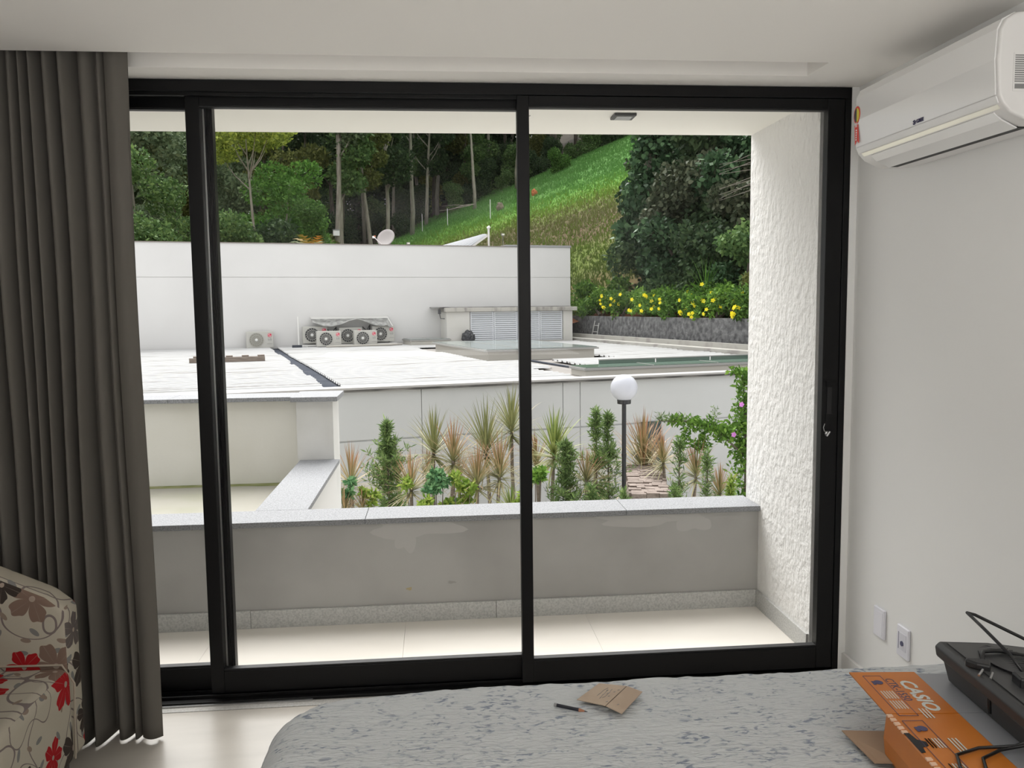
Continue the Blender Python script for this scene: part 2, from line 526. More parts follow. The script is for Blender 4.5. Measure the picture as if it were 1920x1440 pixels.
# ---- the neighbouring terrace behind the parapet
wt = struct('wall_terrace_side', G().box(-.925, -.70, 4.245, 5.715, -2.2, .500), M_extw)
obj('coping_slab', G().poly([(-.94, 4.287, .503), (-.675, 4.287, .503), (-.675, 5.712, .503), (-.94, 5.712, .503)], (0, 0, .027)), M_granite, wt, bevel=.002)
pl = struct('wall_terrace_pillar', G().box(-.955, -.712, 5.716, 6.05, -2.2, .928), mat('pillar_plaster', (.60, .595, .575), .85, col2=(.68, .675, .66), nscale=3, bump=.2, bscale=16, bdist=.008))
obj('coping_slab', G().box(-.985, -.675, 5.67, 6.09, .93, .962), M_granite, pl, bevel=.002)
bw = struct('wall_terrace_back', G().box(-4.6, -.957, 5.80, 6.00, -2.2, .928), M_cream)
for a_, b_ in ((-4.6, -3.2), (-3.2, -1.8), (-1.8, -.987)):
    obj('coping_slab', G().box(a_ + .001, b_ - .001, 5.745, 6.05, .93, .958), M_granite, bw, bevel=.002)
M_slabf = mat('terrace_floor_cream', (0.33, 0.315, 0.27), 0.8, col2=(0.29, 0.285, 0.22), nscale=3, npos=(0.45, 0.7), bump=.1, bscale=30)
ft = struct('floor_terrace', G().box(-4.6, -.927, 4.287, 5.799, .25, .36), M_slabf)
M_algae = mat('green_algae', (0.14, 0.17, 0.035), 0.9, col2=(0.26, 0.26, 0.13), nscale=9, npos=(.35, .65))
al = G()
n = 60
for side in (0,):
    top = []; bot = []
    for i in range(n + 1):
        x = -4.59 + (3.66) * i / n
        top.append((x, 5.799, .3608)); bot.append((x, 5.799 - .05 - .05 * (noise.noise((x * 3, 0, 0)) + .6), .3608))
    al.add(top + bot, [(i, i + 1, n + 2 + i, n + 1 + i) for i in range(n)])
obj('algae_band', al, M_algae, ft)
lf = obj('dead_leaf', G().poly([(0, 0, 0), (.03, .012, .004), (.06, 0, .006), (.03, -.014, .002)], (0, 0, .002)), mat('dry_leaf', (.08, .05, .03), .9), loc=(-1.05, 5.60, .361))
tag(lf, 'dry brown leaf lying on the neighbouring terrace floor', 'leaf')

# ================================================================== FLAT-ROOFED BUILDING
ZR = .40
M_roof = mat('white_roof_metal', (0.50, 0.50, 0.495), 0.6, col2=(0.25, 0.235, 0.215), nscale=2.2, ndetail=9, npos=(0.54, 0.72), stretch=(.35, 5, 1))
M_roofdirt = mat('roof_screed', (0.20, 0.185, 0.17), 0.85, col2=(0.27, 0.25, 0.235), nscale=1.5, ndetail=6, npos=(.35, .65))
M_gut = mat('dark_gutter', (0.05, 0.056, 0.07), 1.0, col2=(.07, .076, .09), nscale=3, spec=.03)
M_flash = mat('roof_edge_flashing', (0.20, 0.19, 0.175), 0.7, col2=(0.05, 0.048, 0.045), nscale=3, ndetail=6, npos=(.35, .55), stretch=(.6, 3, 3))
g = G()
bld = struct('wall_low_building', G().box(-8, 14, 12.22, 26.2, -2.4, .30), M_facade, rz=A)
# facade panels with recessed joints between them
jx = [-8, -1.3, 2.9, 5.2, 5.5, 8.9, 14]
for a_, b_ in zip(jx[:-1], jx[1:]):
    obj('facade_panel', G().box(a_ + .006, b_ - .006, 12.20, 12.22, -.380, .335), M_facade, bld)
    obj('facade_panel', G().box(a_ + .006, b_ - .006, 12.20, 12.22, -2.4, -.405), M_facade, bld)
obj('roof_edge', G().box(-8, 14, 12.13, 12.42, .337, .37), M_flash, bld)
obj('edge_cap', G().box(-8, 14, 12.12, 12.42, .372, .402), mat('edge_cap_white', (.36, .35, .34), .6), bld)
wn = struct('window_2', None); wn.rotation_euler = (0, 0, A)
obj('frame', G().box(6.60, 6.96, 12.17, 12.198, -1.45, -1.40).box(6.60, 6.96, 12.17, 12.198, -.42, -.375).box(6.60, 6.63, 12.17, 12.198, -1.40, -.42).box(6.93, 6.96, 12.17, 12.198, -1.40, -.42), mat('dark_green_frame', (.03, .05, .045), .5), wn)
obj('glass_pane', G().box(6.63, 6.93, 12.18, 12.196, -1.40, -.42), mat('dark_window_glass', (.03, .045, .045), .15), wn)
# roof sheets: each sheet is a part; ribs run along u
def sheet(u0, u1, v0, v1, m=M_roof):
    gg = G(); nr = max(1, round((v1 - v0) / .25)); d = (v1 - v0) / nr
    prof = []
    for i in range(nr):
        b0 = v0 + i * d
        prof += [(b0, 0), (b0 + d * .62, 0), (b0 + d * .70, .028), (b0 + d * .92, .028)]
    prof.append((v1, 0))
    vs = []; n_ = len(prof)
    for uu in (u0, u1):
        for (v_, z_) in prof: vs.append((uu, v_, ZR + z_))
    for uu in (u0, u1):
        for (v_, z_) in prof: vs.append((uu, v_, ZR + z_ - .012))
    fs = [(i, i + 1, n_ + i + 1, n_ + i) for i in range(n_ - 1)] + [(2 * n_ + i, 3 * n_ + i, 3 * n_ + i + 1, 2 * n_ + i + 1) for i in range(n_ - 1)]
    fs += [(i, 2 * n_ + i, 2 * n_ + i + 1, i + 1) for i in range(n_ - 1)] + [(n_ + i, n_ + i + 1, 3 * n_ + i + 1, 3 * n_ + i) for i in range(n_ - 1)]
    gg.add(vs, fs)
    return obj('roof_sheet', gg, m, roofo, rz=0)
roofo = struct('roof_low_building', G().box(-8, 11.75, 12.42, 26.15, .30, .355), M_roofdirt); roofo.rotation_euler = (0, 0, A)
r_ = random.Random(3)
v = 12.45
while v < 25.6:
    v1 = min(v + 1.0, 25.7)
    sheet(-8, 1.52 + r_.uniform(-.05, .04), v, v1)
    ue = 5.55
    if 14.4 < v: ue = 6.0
    if 16.4 < v < 22.6: ue = 5.35
    if v > 22.5: ue = 6.6
    if v > 24.4: ue = 5.5
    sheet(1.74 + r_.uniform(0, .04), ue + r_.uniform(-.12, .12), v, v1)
    if v > 13.6:
        us = 6.75
        if 16.4 < v < 22.6: us = 8.3
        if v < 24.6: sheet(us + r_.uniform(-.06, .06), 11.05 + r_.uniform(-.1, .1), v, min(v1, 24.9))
    v += 1.0
obj('gutter_lining', G().box(1.44, 1.80, 12.42, 25.9, .357, .372).box(1.2, 2.3, 25.7, 25.95, .357, .375), M_gut, roofo)
obj('valley_strip', G().box(6.42, 6.52, 14.3, 22, .357, .385), M_gut, roofo, label='dark joint strip running along the roof')
obj('roof_ledge', G().box(11.12, 11.45, 13.5, 25.9, .357, .50).box(11.45, 11.55, 13.5, 26.1, .357, .62), mat('ledge_concrete', (.36, .35, .32), .8, col2=(.22, .20, .19), nscale=2, ndetail=6, npos=(.5, .75)), roofo)
obj('drain_grate', G().box(2.14, 2.42, 24.9, 24.96, .43, .50), M_gut, roofo)
# tall white wall behind
tw = struct('wall_tall_building', G().box(-9, 11.28, 25.78, 26.0, .2, 2.475).box(-9, 11.28, 25.78, 26.0, 2.495, 3.46).box(-9, 11.27, 25.80, 26.0, 2.47, 2.50).box(11.1, 11.28, 26.0, 29.0, .2, 3.46), M_extw, rz=A)
obj('wall_cap', G().box(-9, 9.4, 25.75, 26.05, 3.462, 3.485), mat('cap_stone', (.25, .22, .2), .8), tw)
obj('wall_cap', G().box(9.0, 11.30, 25.75, 29.0, 3.465, 3.53), mat('cap_metal', (.33, .33, .33), .5), tw)
# shed
M_shed = mat('shed_plaster', (.62, .605, .56), .85, col2=(.66, .645, .61), nscale=1.2)
M_slab = mat('weathered_slab', (.46, .44, .40), .85, col2=(.13, .12, .11), nscale=5, ndetail=7, npos=(.50, .78), stretch=(1, 1, .25))
sh = thing('roof_shed', 'low cream shed with flat concrete top and white louvred doors on the roof', 'shed', W(0, 0, 0), A)
obj('wall', G().box(6.80, 7.54, 25.03, 25.76, .41, 1.39).box(10.70, 11.02, 25.03, 25.76, .41, 1.39).box(7.54, 10.70, 25.12, 25.76, .41, 1.39).box(7.54, 10.70, 25.03, 25.12, .41, .45), M_shed, sh)
slab = G()
for i in range(9):
    a0 = 6.72 + (11.13 - 6.72) * i / 9; a1 = 6.72 + (11.13 - 6.72) * (i + 1) / 9
    slab.box(a0, a1, 24.90 + .01 * (i % 2), 25.77, 1.40, 1.54)
obj('roof_slab', G().box(6.74, 11.14, 24.90, 25.77, 1.395, 1.52), M_slab, sh, bevel=.015)
obj('slab_lining', G().box(6.45, 11.0, 25.1, 25.77, 1.522, 1.55), mat('slab_lining', (.32, .31, .30), .7, col2=(.10, .09, .085), nscale=2, npos=(.5, .7)), sh)
M_louv = mat('white_louvre', (.72, .74, .77), .5)
slat = G().poly([(0, 0, 0), (0, -.045, -.05), (0, -.052, -.046), (0, -.006, .006)], (.70, 0, 0)).mesh('slat', M_louv)
us = [7.57, 8.35, 9.13, 9.91]
for i, a0 in enumerate(us):
    d = obj('louvre_door', G().box(a0, a0 + .03, 25.05, 25.11, .46, 1.385).box(a0 + .73, a0 + .76, 25.05, 25.11, .46, 1.385)
            .box(a0 + .03, a0 + .73, 25.05, 25.11, .46, .49).box(a0 + .03, a0 + .73, 25.05, 25.11, 1.355, 1.385), M_louv, sh)
    for k_ in range(13):
        rep('slat', slat, d, (a0 + .03, 25.10, .555 + k_ * .0645))
br = thing('wall_spotlight', 'small dark spotlight on an arm at the left end of the shed slab', 'light', W(6.62, 25.2, 1.36), A)
obj('lamp_head', G().box(-.05, .03, -.06, .02, -.02, .12), mat('dark_metal', (.05, .05, .055), .5), br, bevel=.01)
obj('arm', G().tube([(0, 0, -.02), (.03, 0, -.16), (.16, 0, -.17)], .012, 6), MATS['dark_metal'], br)
obj('cable', G().tube([(0, 0, .1), (.02, .02, .16), (.12, .05, .18)], .006, 5), MATS['dark_metal'], br)

# skylights
M_gl2 = mat('skylight_glass', (.20, .235, .225), .12, spec=.6)
M_glg = mat('green_skylight_glass', (.11, .165, .13), .14, spec=.5)
M_alu = mat('white_aluminium', (.30, .295, .28), .4)
def skylight(label, u0, u1, v0, v1, z0, z1, over, gm, nbar=2):
    t = thing('skylight', label, 'skylight', W(0, 0, 0), A)
    o = over
    obj('curb', G().box(u0, u1, v0, v0 + .1, z0, z1 - .06).box(u0, u1, v1 - .1, v1, z0, z1 - .06).box(u0, u0 + .1, v0 + .1, v1 - .1, z0, z1 - .06).box(u1 - .1, u1, v0 + .1, v1 - .1, z0, z1 - .06), mat('curb', (.50, .48, .43), .8), t)
    obj('frame', G().box(u0 - o, u1 + o, v0 - o, v1 + o, z1 - .055, z1 - .015), M_alu, t)
    for i in range(nbar):
        a0 = u0 - o + .02 + (u1 - u0 + 2 * o - .04) * i / nbar; a1 = u0 - o + .02 + (u1 - u0 + 2 * o - .04) * (i + 1) / nbar
        obj('glass_panel', G().box(a0 + .012, a1 - .012, v0 - o + .03, v1 + o - .03, z1 - .012, z1), gm, t)
        if i: obj('glazing_bar', G().box(a0 - .01, a0 + .01, v0 - o + .03, v1 + o - .03, z1 - .012, z1 + .004), M_alu, t)
    return t
skylight('small flat glass skylight near the wall, right of the clustered condensers', 5.55, 6.75, 24.5, 25.6, .36, .60, .03, M_gl2, 2)
skylight('raised glass skylight in front of the black bag and shed', 5.65, 8.2, 17.4, 22.0, .36, .62, .08, M_gl2, 3)
skylight('long low green glass skylight along the roof edge behind the globe lamp', 5.85, 11.0, 12.75, 13.35, .36, .52, .03, M_glg, 4)
# upstand of green glass behind the long skylight
gp = thing('glass_upstand', 'upright strip of greenish glass behind the long skylight', 'glass', W(0, 0, 0), A)
for i in range(4):
    obj('glass_panel', G().box(6.42 + i * 1.15, 7.54 + i * 1.15, 13.42, 13.44, .37, .58), M_glg, gp)
obj('rail', G().box(6.42, 11.0, 13.405, 13.455, .58, .60), M_alu, gp)
pk = thing('plank_stack', 'long pale pipes lying on the roof in front of the clustered condensers', 'pipes', W(0, 0, 0), A)
for i in range(3):
    obj('pipe', G().tube([(3.05 + i * .1, 24.45 + i * .12, .455), (5.0 + .18 * i, 24.62 + i * .13, .455)], .025, 8), mat('pale_pipe', (.38, .36, .32), .6), pk)
# lumber
lm = thing('lumber_pallet', 'weathered brown timber beam with small blocks lying on the white roof', 'timber', W(0, 0, 0), A)
M_wood = mat('weathered_wood', (.15, .12, .10), .85, col2=(.21, .175, .145), nscale=6, stretch=(1, 8, 8))
obj('beam', G().box(-.50, 1.04, 18.9, 18.98, .43, .53), M_wood, lm)
obj('beam', G().box(-.40, .95, 19.2, 19.28, .43, .52), M_wood, lm)
for k_ in range(5):
    obj('block', G().box(-.42 + k_ * .33, -.28 + k_ * .33, 18.98, 19.18, .44, .56), M_wood, lm)
# black bag
bg_ = thing('bin_bag', 'crumpled black plastic bag beside the louvred doors', 'bag', W(7.42, 24.82, .40), A)
me = bpy.data.meshes.new('bag'); bm = bmesh.new(); bmesh.ops.create_icosphere(bm, subdivisions=4, radius=1)
for p in bm.verts:
    d = 1 + .22 * noise.noise(p.co * 2.3) + .12 * noise.noise(p.co * 6)
    p.co = Vector((p.co.x * .2 * d, p.co.y * .17 * d, max(.012, .21 + p.co.z * .21 * d)))
bm.to_mesh(me); bm.free(); me.materials.append(mat('black_plastic_film', (.035, .037, .042), .35))
me2 = me
obj('bag_body', me2, None, bg_)
obj('knot', G().lathe([(.03, 0), (.02, .03), (.05, .07), (.03, .08)], 9, M=Matrix.Translation((.13, 0, .22)) @ Matrix.Rotation(R(75), 4, 'Y')), MATS['black_plastic_film'], bg_)

# air-conditioner outdoor units
M_unit = mat('unit_beige_white', (.50, .49, .45), .5)
M_unitd = mat('unit_dark_fan', (.03, .031, .034), .5)
M_unitl = mat('unit_light_fan', (.30, .29, .25), .5)
M_red = mat('badge_red', (.62, .02, .06), .4)
M_white = mat('white_print', (.85, .85, .85), .5)
M_grey = mat('grey_print', (.22, .22, .22), .5)
def condenser(u, v, z, wd, ht, label, light=False, loc_only=None):
    t = thing('outdoor_unit', label, 'air conditioner', W(u, v, z), A, 'condensers on the roof')
    dp = .26
    obj('casing', G().box(0, wd, 0, dp, .02, ht), M_unit, t, bevel=.012)
    for fx in (.06, wd - .14): obj('foot', G().box(fx, fx + .06, -.02, dp + .02, 0, .02), M_grey, t)
    cx, cz, rr = wd * .37, ht * .52, ht * .40
    Mx = Matrix.Translation((cx, -.002, cz)) @ Matrix.Rotation(R(90), 4, 'X')
    obj('fan_well', G().lathe([(rr, -.02), (rr, .004), (rr * .99, .006)], 32, M=Mx), M_unitl if light else M_unitd, t)
    gr = G(); nb = 16
    for k_ in range(nb):
        a = 2 * PI * k_ / nb
        pts = []
        for q in range(5):
            rad = rr * (.2 + .78 * q / 4); aa = a + .55 * q / 4
            pts.append(Mx @ Vector((rad * math.cos(aa), rad * math.sin(aa), .012)))
        gr.tube(pts, .0055 if not light else .004, 4)
    for rad in (rr, rr * .7):
        pts = [Mx @ Vector((rad * math.cos(2 * PI * q / 28), rad * math.sin(2 * PI * q / 28), .012)) for q in range(29)]
        gr.tube(pts, .005, 4)
    obj('fan_grille', gr, M_unit, t)
    obj('hub', G().lathe([(rr * .2, .0), (rr * .2, .018), (rr * .14, .024)], 18, M=Mx), mat('hub_white', (.75, .75, .73), .4), t)
    bxx, bzz = wd * .86, ht * .78
    Mb = Matrix.Translation((bxx, -.001, bzz)) @ Matrix.Rotation(R(90), 4, 'X')
    bd = obj('round_badge', G().lathe([(ht * .115, 0), (ht * .115, .006)], 24, M=Mb), M_red, t, label='red round badge with a white face mark')
    mk = G()
    mk.tube([(bxx + ht * .085 * math.cos(a), -.009, bzz + ht * .085 * math.sin(a)) for a in [R(x_) for x_ in range(60, 361, 20)]], .004, 4)
    mk.box(bxx - .004, bxx + .004, -.011, -.007, bzz - .03, bzz + .03).box(bxx, bxx + .022, -.011, -.007, bzz - .03, bzz - .022)
    mk.box(bxx - .03, bxx - .018, -.011, -.007, bzz + .012, bzz + .024)
    obj('badge_mark', mk, M_white, bd)
    text('lettering', 'LG', ht * .17, M_grey, t, (bxx + .005, -.001, ht * .53), (R(90), 0, 0), bold=.0012)
    obj('small_print', G().box(wd * .76, wd * .96, -.002, -.0005, ht * .27, ht * .285), M_grey, t, kind='stuff')
    return t
condenser(.90, 25.45, .40, .76, .50, 'outdoor unit with pale grey fan standing alone at the left of the roof wall', True)
condenser(2.50, 25.42, .50, .72, .52, 'dark-fanned outdoor unit, back row left, on the white rack')
condenser(3.56, 25.42, .47, .70, .50, 'dark-fanned outdoor unit, back row middle, partly hidden by two front units')
condenser(4.56, 25.42, .50, .68, .50, 'dark-fanned outdoor unit, back row right end')
condenser(2.84, 24.85, .42, .70, .47, 'front-row outdoor unit on the left, overlapping the left rack unit')
condenser(3.92, 24.85, .42, .68, .47, 'front-row outdoor unit on the right of the pair standing on the roof')
rk = thing('unit_rack', 'white metal rack carrying the three back-row outdoor units', 'rack', W(0, 0, 0), A)
M_rack = mat('rack_white', (.74, .73, .70), .5)
for (a0, a1) in ((2.42, 3.3), (3.48, 4.4), (4.5, 5.3)):
    obj('rail', G().box(a0, a1, 25.32, 25.37, .44, .48).box(a0, a1, 25.70, 25.75, .44, .48), M_rack, rk)
obj('upright_pipe', G().tube([(2.37, 25.35, .405), (2.37, 25.35, 1.32)], .022, 8), M_rack, rk)
obj('upright_pipe', G().tube([(5.12, 25.68, .405), (5.12, 25.68, 1.22)], .015, 8), M_rack, rk)
for a0 in (2.6, 3.5, 4.45, 5.2):
    obj('foot', G().box(a0 - .02, a0 + .02, 25.33, 25.74, .40, .44), M_rack, rk)
can = thing('torn_canopy', 'small white-framed canopy with sagging grey cloth above the clustered units', 'canopy', W(0, 0, 0), A)
obj('frame', G().box(2.76, 5.08, 25.50, 25.54, 1.24, 1.28).box(2.76, 5.08, 25.74, 25.77, 1.28, 1.31).tube([(5.06, 25.5, 1.25), (5.16, 25.3, 1.0)], .01, 6), M_rack, can)
cl = G(); nu, nv = 40, 6
for i in range(nu + 1):
    for j in range(nv + 1):
        s_ = i / nu; q = j / nv
        sag = .13 * abs(math.sin(s_ * PI * 1.6 + .3)) + .05 * math.sin(s_ * 9)
        cl.v.append((2.78 + s_ * 2.34, 25.74 - q * .44, 1.24 - q * (.06 + sag) - (.10 * q if s_ > .95 else 0) + .015 * noise.noise((s_ * 12, q * 4, 0))))
for i in range(nu):
    for j in range(nv):
        a0 = i * (nv + 1) + j; cl.f.append((a0, a0 + 1, a0 + nv + 2, a0 + nv + 1)); cl.m.append(0)
cc = obj('cloth', cl, mat('weathered_grey_cloth', (.22, .22, .21), .9, col2=(.50, .50, .48), nscale=7, ndetail=8, npos=(.35, .7)), can, smooth=True)
cc.modifiers.new('t', 'SOLIDIFY').thickness = .012
pp = thing('connection_pipes', 'dark insulated pipes hanging between the clustered outdoor units', 'pipes', W(0, 0, 0), A)
for (a0, a1, z_) in ((3.22, 3.5, .93), (4.27, 4.5, .86), (4.3, 4.52, .98)):
    obj('pipe', G().tube([(a0, 25.6, z_), ((a0 + a1) / 2, 25.55, z_ - .12), (a1, 25.6, z_ + .05), (a1, 25.70, z_ - .3)], .02, 6), mat('pipe_foam', (.08, .08, .08), .8), pp)

# ladder by the grey wall
ld = thing('ladder', 'small aluminium ladder leaning against the dark grey retaining wall', 'ladder', W(0, 0, 0), A)
M_lad = mat('ladder_alu', (.55, .55, .53), .4, metal=.6)
obj('rail', G().tube([(11.62, 24.9, .41), (11.68, 24.72, 1.05)], .02, 6), M_lad, ld)
obj('rail', G().tube([(11.62, 24.5, .41), (11.68, 24.42, .98)], .02, 6), M_lad, ld)
for k_ in range(3):
    z_ = .5 + k_ * .2
    obj('rung', G().tube([(11.635 + k_ * .018, 24.86 - k_ * .055, z_), (11.635 + k_ * .018, 24.49 - k_ * .02, z_)], .012, 6), M_lad, ld)
# dark grey retaining wall
M_rw = mat('rough_dark_grey_render', (.075, .075, .077), .95, col2=(.22, .22, .22), nscale=7, ndetail=10, npos=(.38, .78), bump=.9, bscale=8, bdist=.05)
struct('wall_retaining', G().poly([(11.75, 10.0, -2.4), (11.95, 10.0, -2.4), (11.95, 28.0, -2.4), (11.75, 28.0, -2.4)], (0, 0, 3.60)), M_rw, rz=A)

# things on and behind the tall wall
ds = thing('satellite_dish', 'grey-white satellite dish on a bracket behind the tall white wall', 'satellite dish', W(5.15, 26.25, 3.20), A)
M_dish = mat('dish_paint', (.40, .37, .36), .6)
Md = Matrix.Translation((.07, 0, .52)) @ Matrix.Rotation(R(28), 4, 'Z') @ Matrix.Rotation(R(-62), 4, 'Y') @ Matrix.Rotation(R(20), 4, 'X')
obj('reflector', G().lathe([(.02, -.055), (.12, -.045), (.22, -.02), (.30, .02), (.30, .028), (.22, -.008), (.12, -.033), (.02, -.042)], 28, M=Md), M_dish, ds, smooth=True)
obj('mast', G().tube([(0.02, 0, 0), (0.02, 0, .36)], .02, 8), M_dish, ds)
obj('feed_arm', G().tube([(0, 0, .25), (-.30, -.06, .52)], .012, 6), M_white, ds)
obj('receiver', G().box(-.37, -.28, -.09, -.03, .50, .57), M_white, ds, bevel=.01)
obj('receiver_cap', G().box(-.32, -.275, -.095, -.025, .545, .585), mat('orange_cap', (.6, .2, .08), .5), ds)
pn = thing('sloping_awning_roof', 'sloping ribbed metal awning roof rising behind the tall white wall', 'awning', W(0, 0, 0), A)
M_rib = mat('grey_metal_sheet', (.10, .112, .13), .5)
def lerp(a, b, t): return tuple(a[i] + (b[i] - a[i]) * t for i in range(3))
a0, a1 = (6.75, 27.3, 3.42), (8.75, 27.3, 3.98)
b0, b1 = (7.75, 26.3, 3.33), (8.62, 26.5, 3.90)
for i in range(8):
    q0, q1 = i / 8, (i + .86) / 8
    p = [lerp(a0, b0, q0), lerp(a1, b1, q0), lerp(a1, b1, q1), lerp(a0, b0, q1)]
    obj('roof_panel', G().poly(p, (0, 0, .02)), M_rib, pn)
    obj('rib', G().tube([lerp(a0, b0, q1 + .02), lerp(a1, b1, q1 + .02)], .018, 4), mat('rib_paint', (.26, .265, .27), .5), pn)
obj('fascia', G().poly([b0, b1, (b1[0], b1[1], b1[2] - .07), (b0[0], b0[1], b0[2] - .07)], (0, -.03, 0)), M_rack, pn)
obj('post', G().tube([(8.66, 26.45, 1.5), (8.66, 26.45, 4.12)], .035, 8), M_rack, pn)
obj('post_head', G().tube([(8.62, 26.45, 4.10), (8.70, 26.45, 4.16)], .05, 8), M_rack, pn)
for (uu, vv, zz, lb) in ((9.05, 26.15, 3.85, 'small box lamp on a thin stake right of the awning post'), (5.9, 26.15, 3.52, 'small dark lamp just above the tall wall right of the dish')):
    t = thing('garden_lamp', lb, 'light', W(uu, vv, 3.2), A)
    obj('lamp_head', G().box(-.05, .05, -.04, .04, zz - 3.2, zz - 3.13), M_grey, t, bevel=.008)
    obj('lens', G().box(-.04, .04, -.045, -.04, zz - 3.185, zz - 3.145), mat('lamp_lens2', (.8, .8, .65), .3), t)
    obj('stake', G().tube([(0, 0, 0), (0, 0, zz - 3.2)], .008, 5), M_grey, t)

# ================================================================== GROUND AND HILL
def terr(u, v):
    uu = max(u - 11.8, -4 + 4 / (1 + math.exp(-(u - 9.5))))
    base = 1.7 + .45 * (u - 11.8) + .08 * (v - 26)
    lo = 1.0 + .05 * (v - 26) * (v > 26)
    k_ = 1 / (1 + math.exp(-(base - lo) * 1.2))
    z = lo + (base - lo) * k_ if base < lo + 6 else base
    s_ = v + 2.1 * u
    z += .28 / (1 + math.exp(-(s_ - 72) * .9)) - .28
    z += .18 * noise.noise((u * .25, v * .25, 0)) + .05 * noise.noise((u * 1.1, v * 1.1, 3))
    e = min(1, max(0, (u - 11.95) / 1.2))
    if u < 14: z = z * e + min(z, 1.05) * (1 - e) if v < 28 else z
    return z
gv = G(); us = [11.95 + .0] ; 
NU, NV = 130, 150
U0, U1, V0, V1 = 11.96, 75, 9, 150
verts = []; faces = []
def grid(u0, u1, v0, v1, nu, nv, pw=1.6):
    gg = G()
    for j in range(nv + 1):
        vv = v0 + (v1 - v0) * (j / nv) ** 1.3
        for i in range(nu + 1):
            uu = u0 + (u1 - u0) * (i / nu) ** pw
            gg.v.append(W(uu, vv, terr(uu, vv)))
    for j in range(nv):
        for i in range(nu):
            a = j * (nu + 1) + i
            gg.f.append((a, a + 1, a + nu + 2, a + nu + 1)); gg.m.append(0)
    return gg
# hillside material: grass colours by where they grow, bare soil low on the bank, litter under the trees
mh = bpy.data.materials.new('hillside'); mh.use_nodes = True
t = mh.node_tree; b = t.nodes['Principled BSDF']; b.inputs['Roughness'].default_value = .95; b.inputs['Specular IOR Level'].default_value = .1
tcn = t.nodes.new('ShaderNodeTexCoord'); sp = t.nodes.new('ShaderNodeSeparateXYZ'); t.links.new(tcn.outputs['Object'], sp.inputs[0])
def nd(op, a, b_=None, c=None):
    n_ = t.nodes.new('ShaderNodeMath'); n_.operation = op
    for i, x_ in enumerate((a, b_, c)):
        if x_ is None: continue
        if isinstance(x_, (int, float)): n_.inputs[i].default_value = x_
        else: t.links.new(x_, n_.inputs[i])
    return n_.outputs[0]
# s = v + 2.1 u , v-axis and u-axis in world coordinates
sxx = CA * 2.1 - SA; syy = SA * 2.1 + CA
sv = nd('ADD', nd('MULTIPLY', sp.outputs['X'], sxx), nd('MULTIPLY', sp.outputs['Y'], syy))
vv_ = nd('ADD', nd('MULTIPLY', sp.outputs['X'], -SA), nd('MULTIPLY', sp.outputs['Y'], CA))
n1 = t.nodes.new('ShaderNodeTexNoise'); n1.inputs['Scale'].default_value = .35; n1.inputs['Detail'].default_value = 8; t.links.new(tcn.outputs['Object'], n1.inputs['Vector'])
n2 = t.nodes.new('ShaderNodeTexNoise'); n2.inputs['Scale'].default_value = 3.2; n2.inputs['Detail'].default_value = 8; t.links.new(tcn.outputs['Object'], n2.inputs['Vector'])
sv2 = nd('ADD', sv, nd('MULTIPLY', nd('SUBTRACT', n1.outputs[0], .5), 22))
f01 = nd('DIVIDE', nd('SUBTRACT', sv2, 50), 70)
cr = t.nodes.new('ShaderNodeValToRGB'); t.links.new(f01, cr.inputs[0])
e = cr.color_ramp.elements; e[0].position = 0; e[0].color = (.16, .065, .035, 1); e[1].position = .12; e[1].color = (.10, .10, .035, 1)
for p_, c_ in ((.26, (.11, .15, .03)), (.32, (.12, .085, .05)), (.50, (.11, .095, .045)), (.62, (.13, .20, .03)), (.72, (.12, .27, .045)), (1.0, (.095, .22, .055))):
    x_ = e.new(p_); x_.color = (*c_, 1)
dk = t.nodes.new('ShaderNodeMixRGB'); dk.blend_type = 'MULTIPLY'; dk.inputs[0].default_value = .55
cr2 = t.nodes.new('ShaderNodeValToRGB'); t.links.new(n2.outputs[0], cr2.inputs[0]); cr2.color_ramp.elements[0].position = .35; cr2.color_ramp.elements[0].color = (.45, .4, .35, 1); cr2.color_ramp.elements[1].position = .6
t.links.new(cr.outputs[0], dk.inputs[1]); t.links.new(cr2.outputs[0], dk.inputs[2])
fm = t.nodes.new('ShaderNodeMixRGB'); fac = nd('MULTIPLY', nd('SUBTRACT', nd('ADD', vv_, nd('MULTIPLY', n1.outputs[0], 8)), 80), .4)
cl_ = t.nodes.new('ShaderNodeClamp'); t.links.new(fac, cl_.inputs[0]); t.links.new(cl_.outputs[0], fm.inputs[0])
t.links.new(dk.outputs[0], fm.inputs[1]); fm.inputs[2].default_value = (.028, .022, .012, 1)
t.links.new(fm.outputs[0], b.inputs['Base Color'])
hill = struct('ground_hillside', grid(11.96, 75, 9, 150, 110, 120), mh, smooth=True)
M_soil = mat('forest_soil', (.025, .022, .012), .95, col2=(.04, .045, .02), nscale=1.5)
gg = G(); nu, nv = 40, 60
for j in range(nv + 1):
    for i in range(nu + 1):
        uu = -60 + (11.96 + 60) * i / nu; vv = 26.1 + (150 - 26.1) * j / nv
        gg.v.append(W(uu, vv, terr(uu, vv) if vv > 26.5 else terr(uu, vv)))
for j in range(nv):
    for i in range(nu):
        a_ = j * (nu + 1) + i; gg.f.append((a_, a_ + 1, a_ + nu + 2, a_ + nu + 1)); gg.m.append(0)
struct('ground_forest', gg, mh, smooth=True)
struct('ground_garden', G().box(-30, 30, 4.2, 40, -2.6, -2.0), mat('garden_pale_bounce', (.55, .53, .49), .95, col2=(.66, .64, .60), nscale=1.2))  # unseen ground made pale to bounce light up to the balcony ceiling

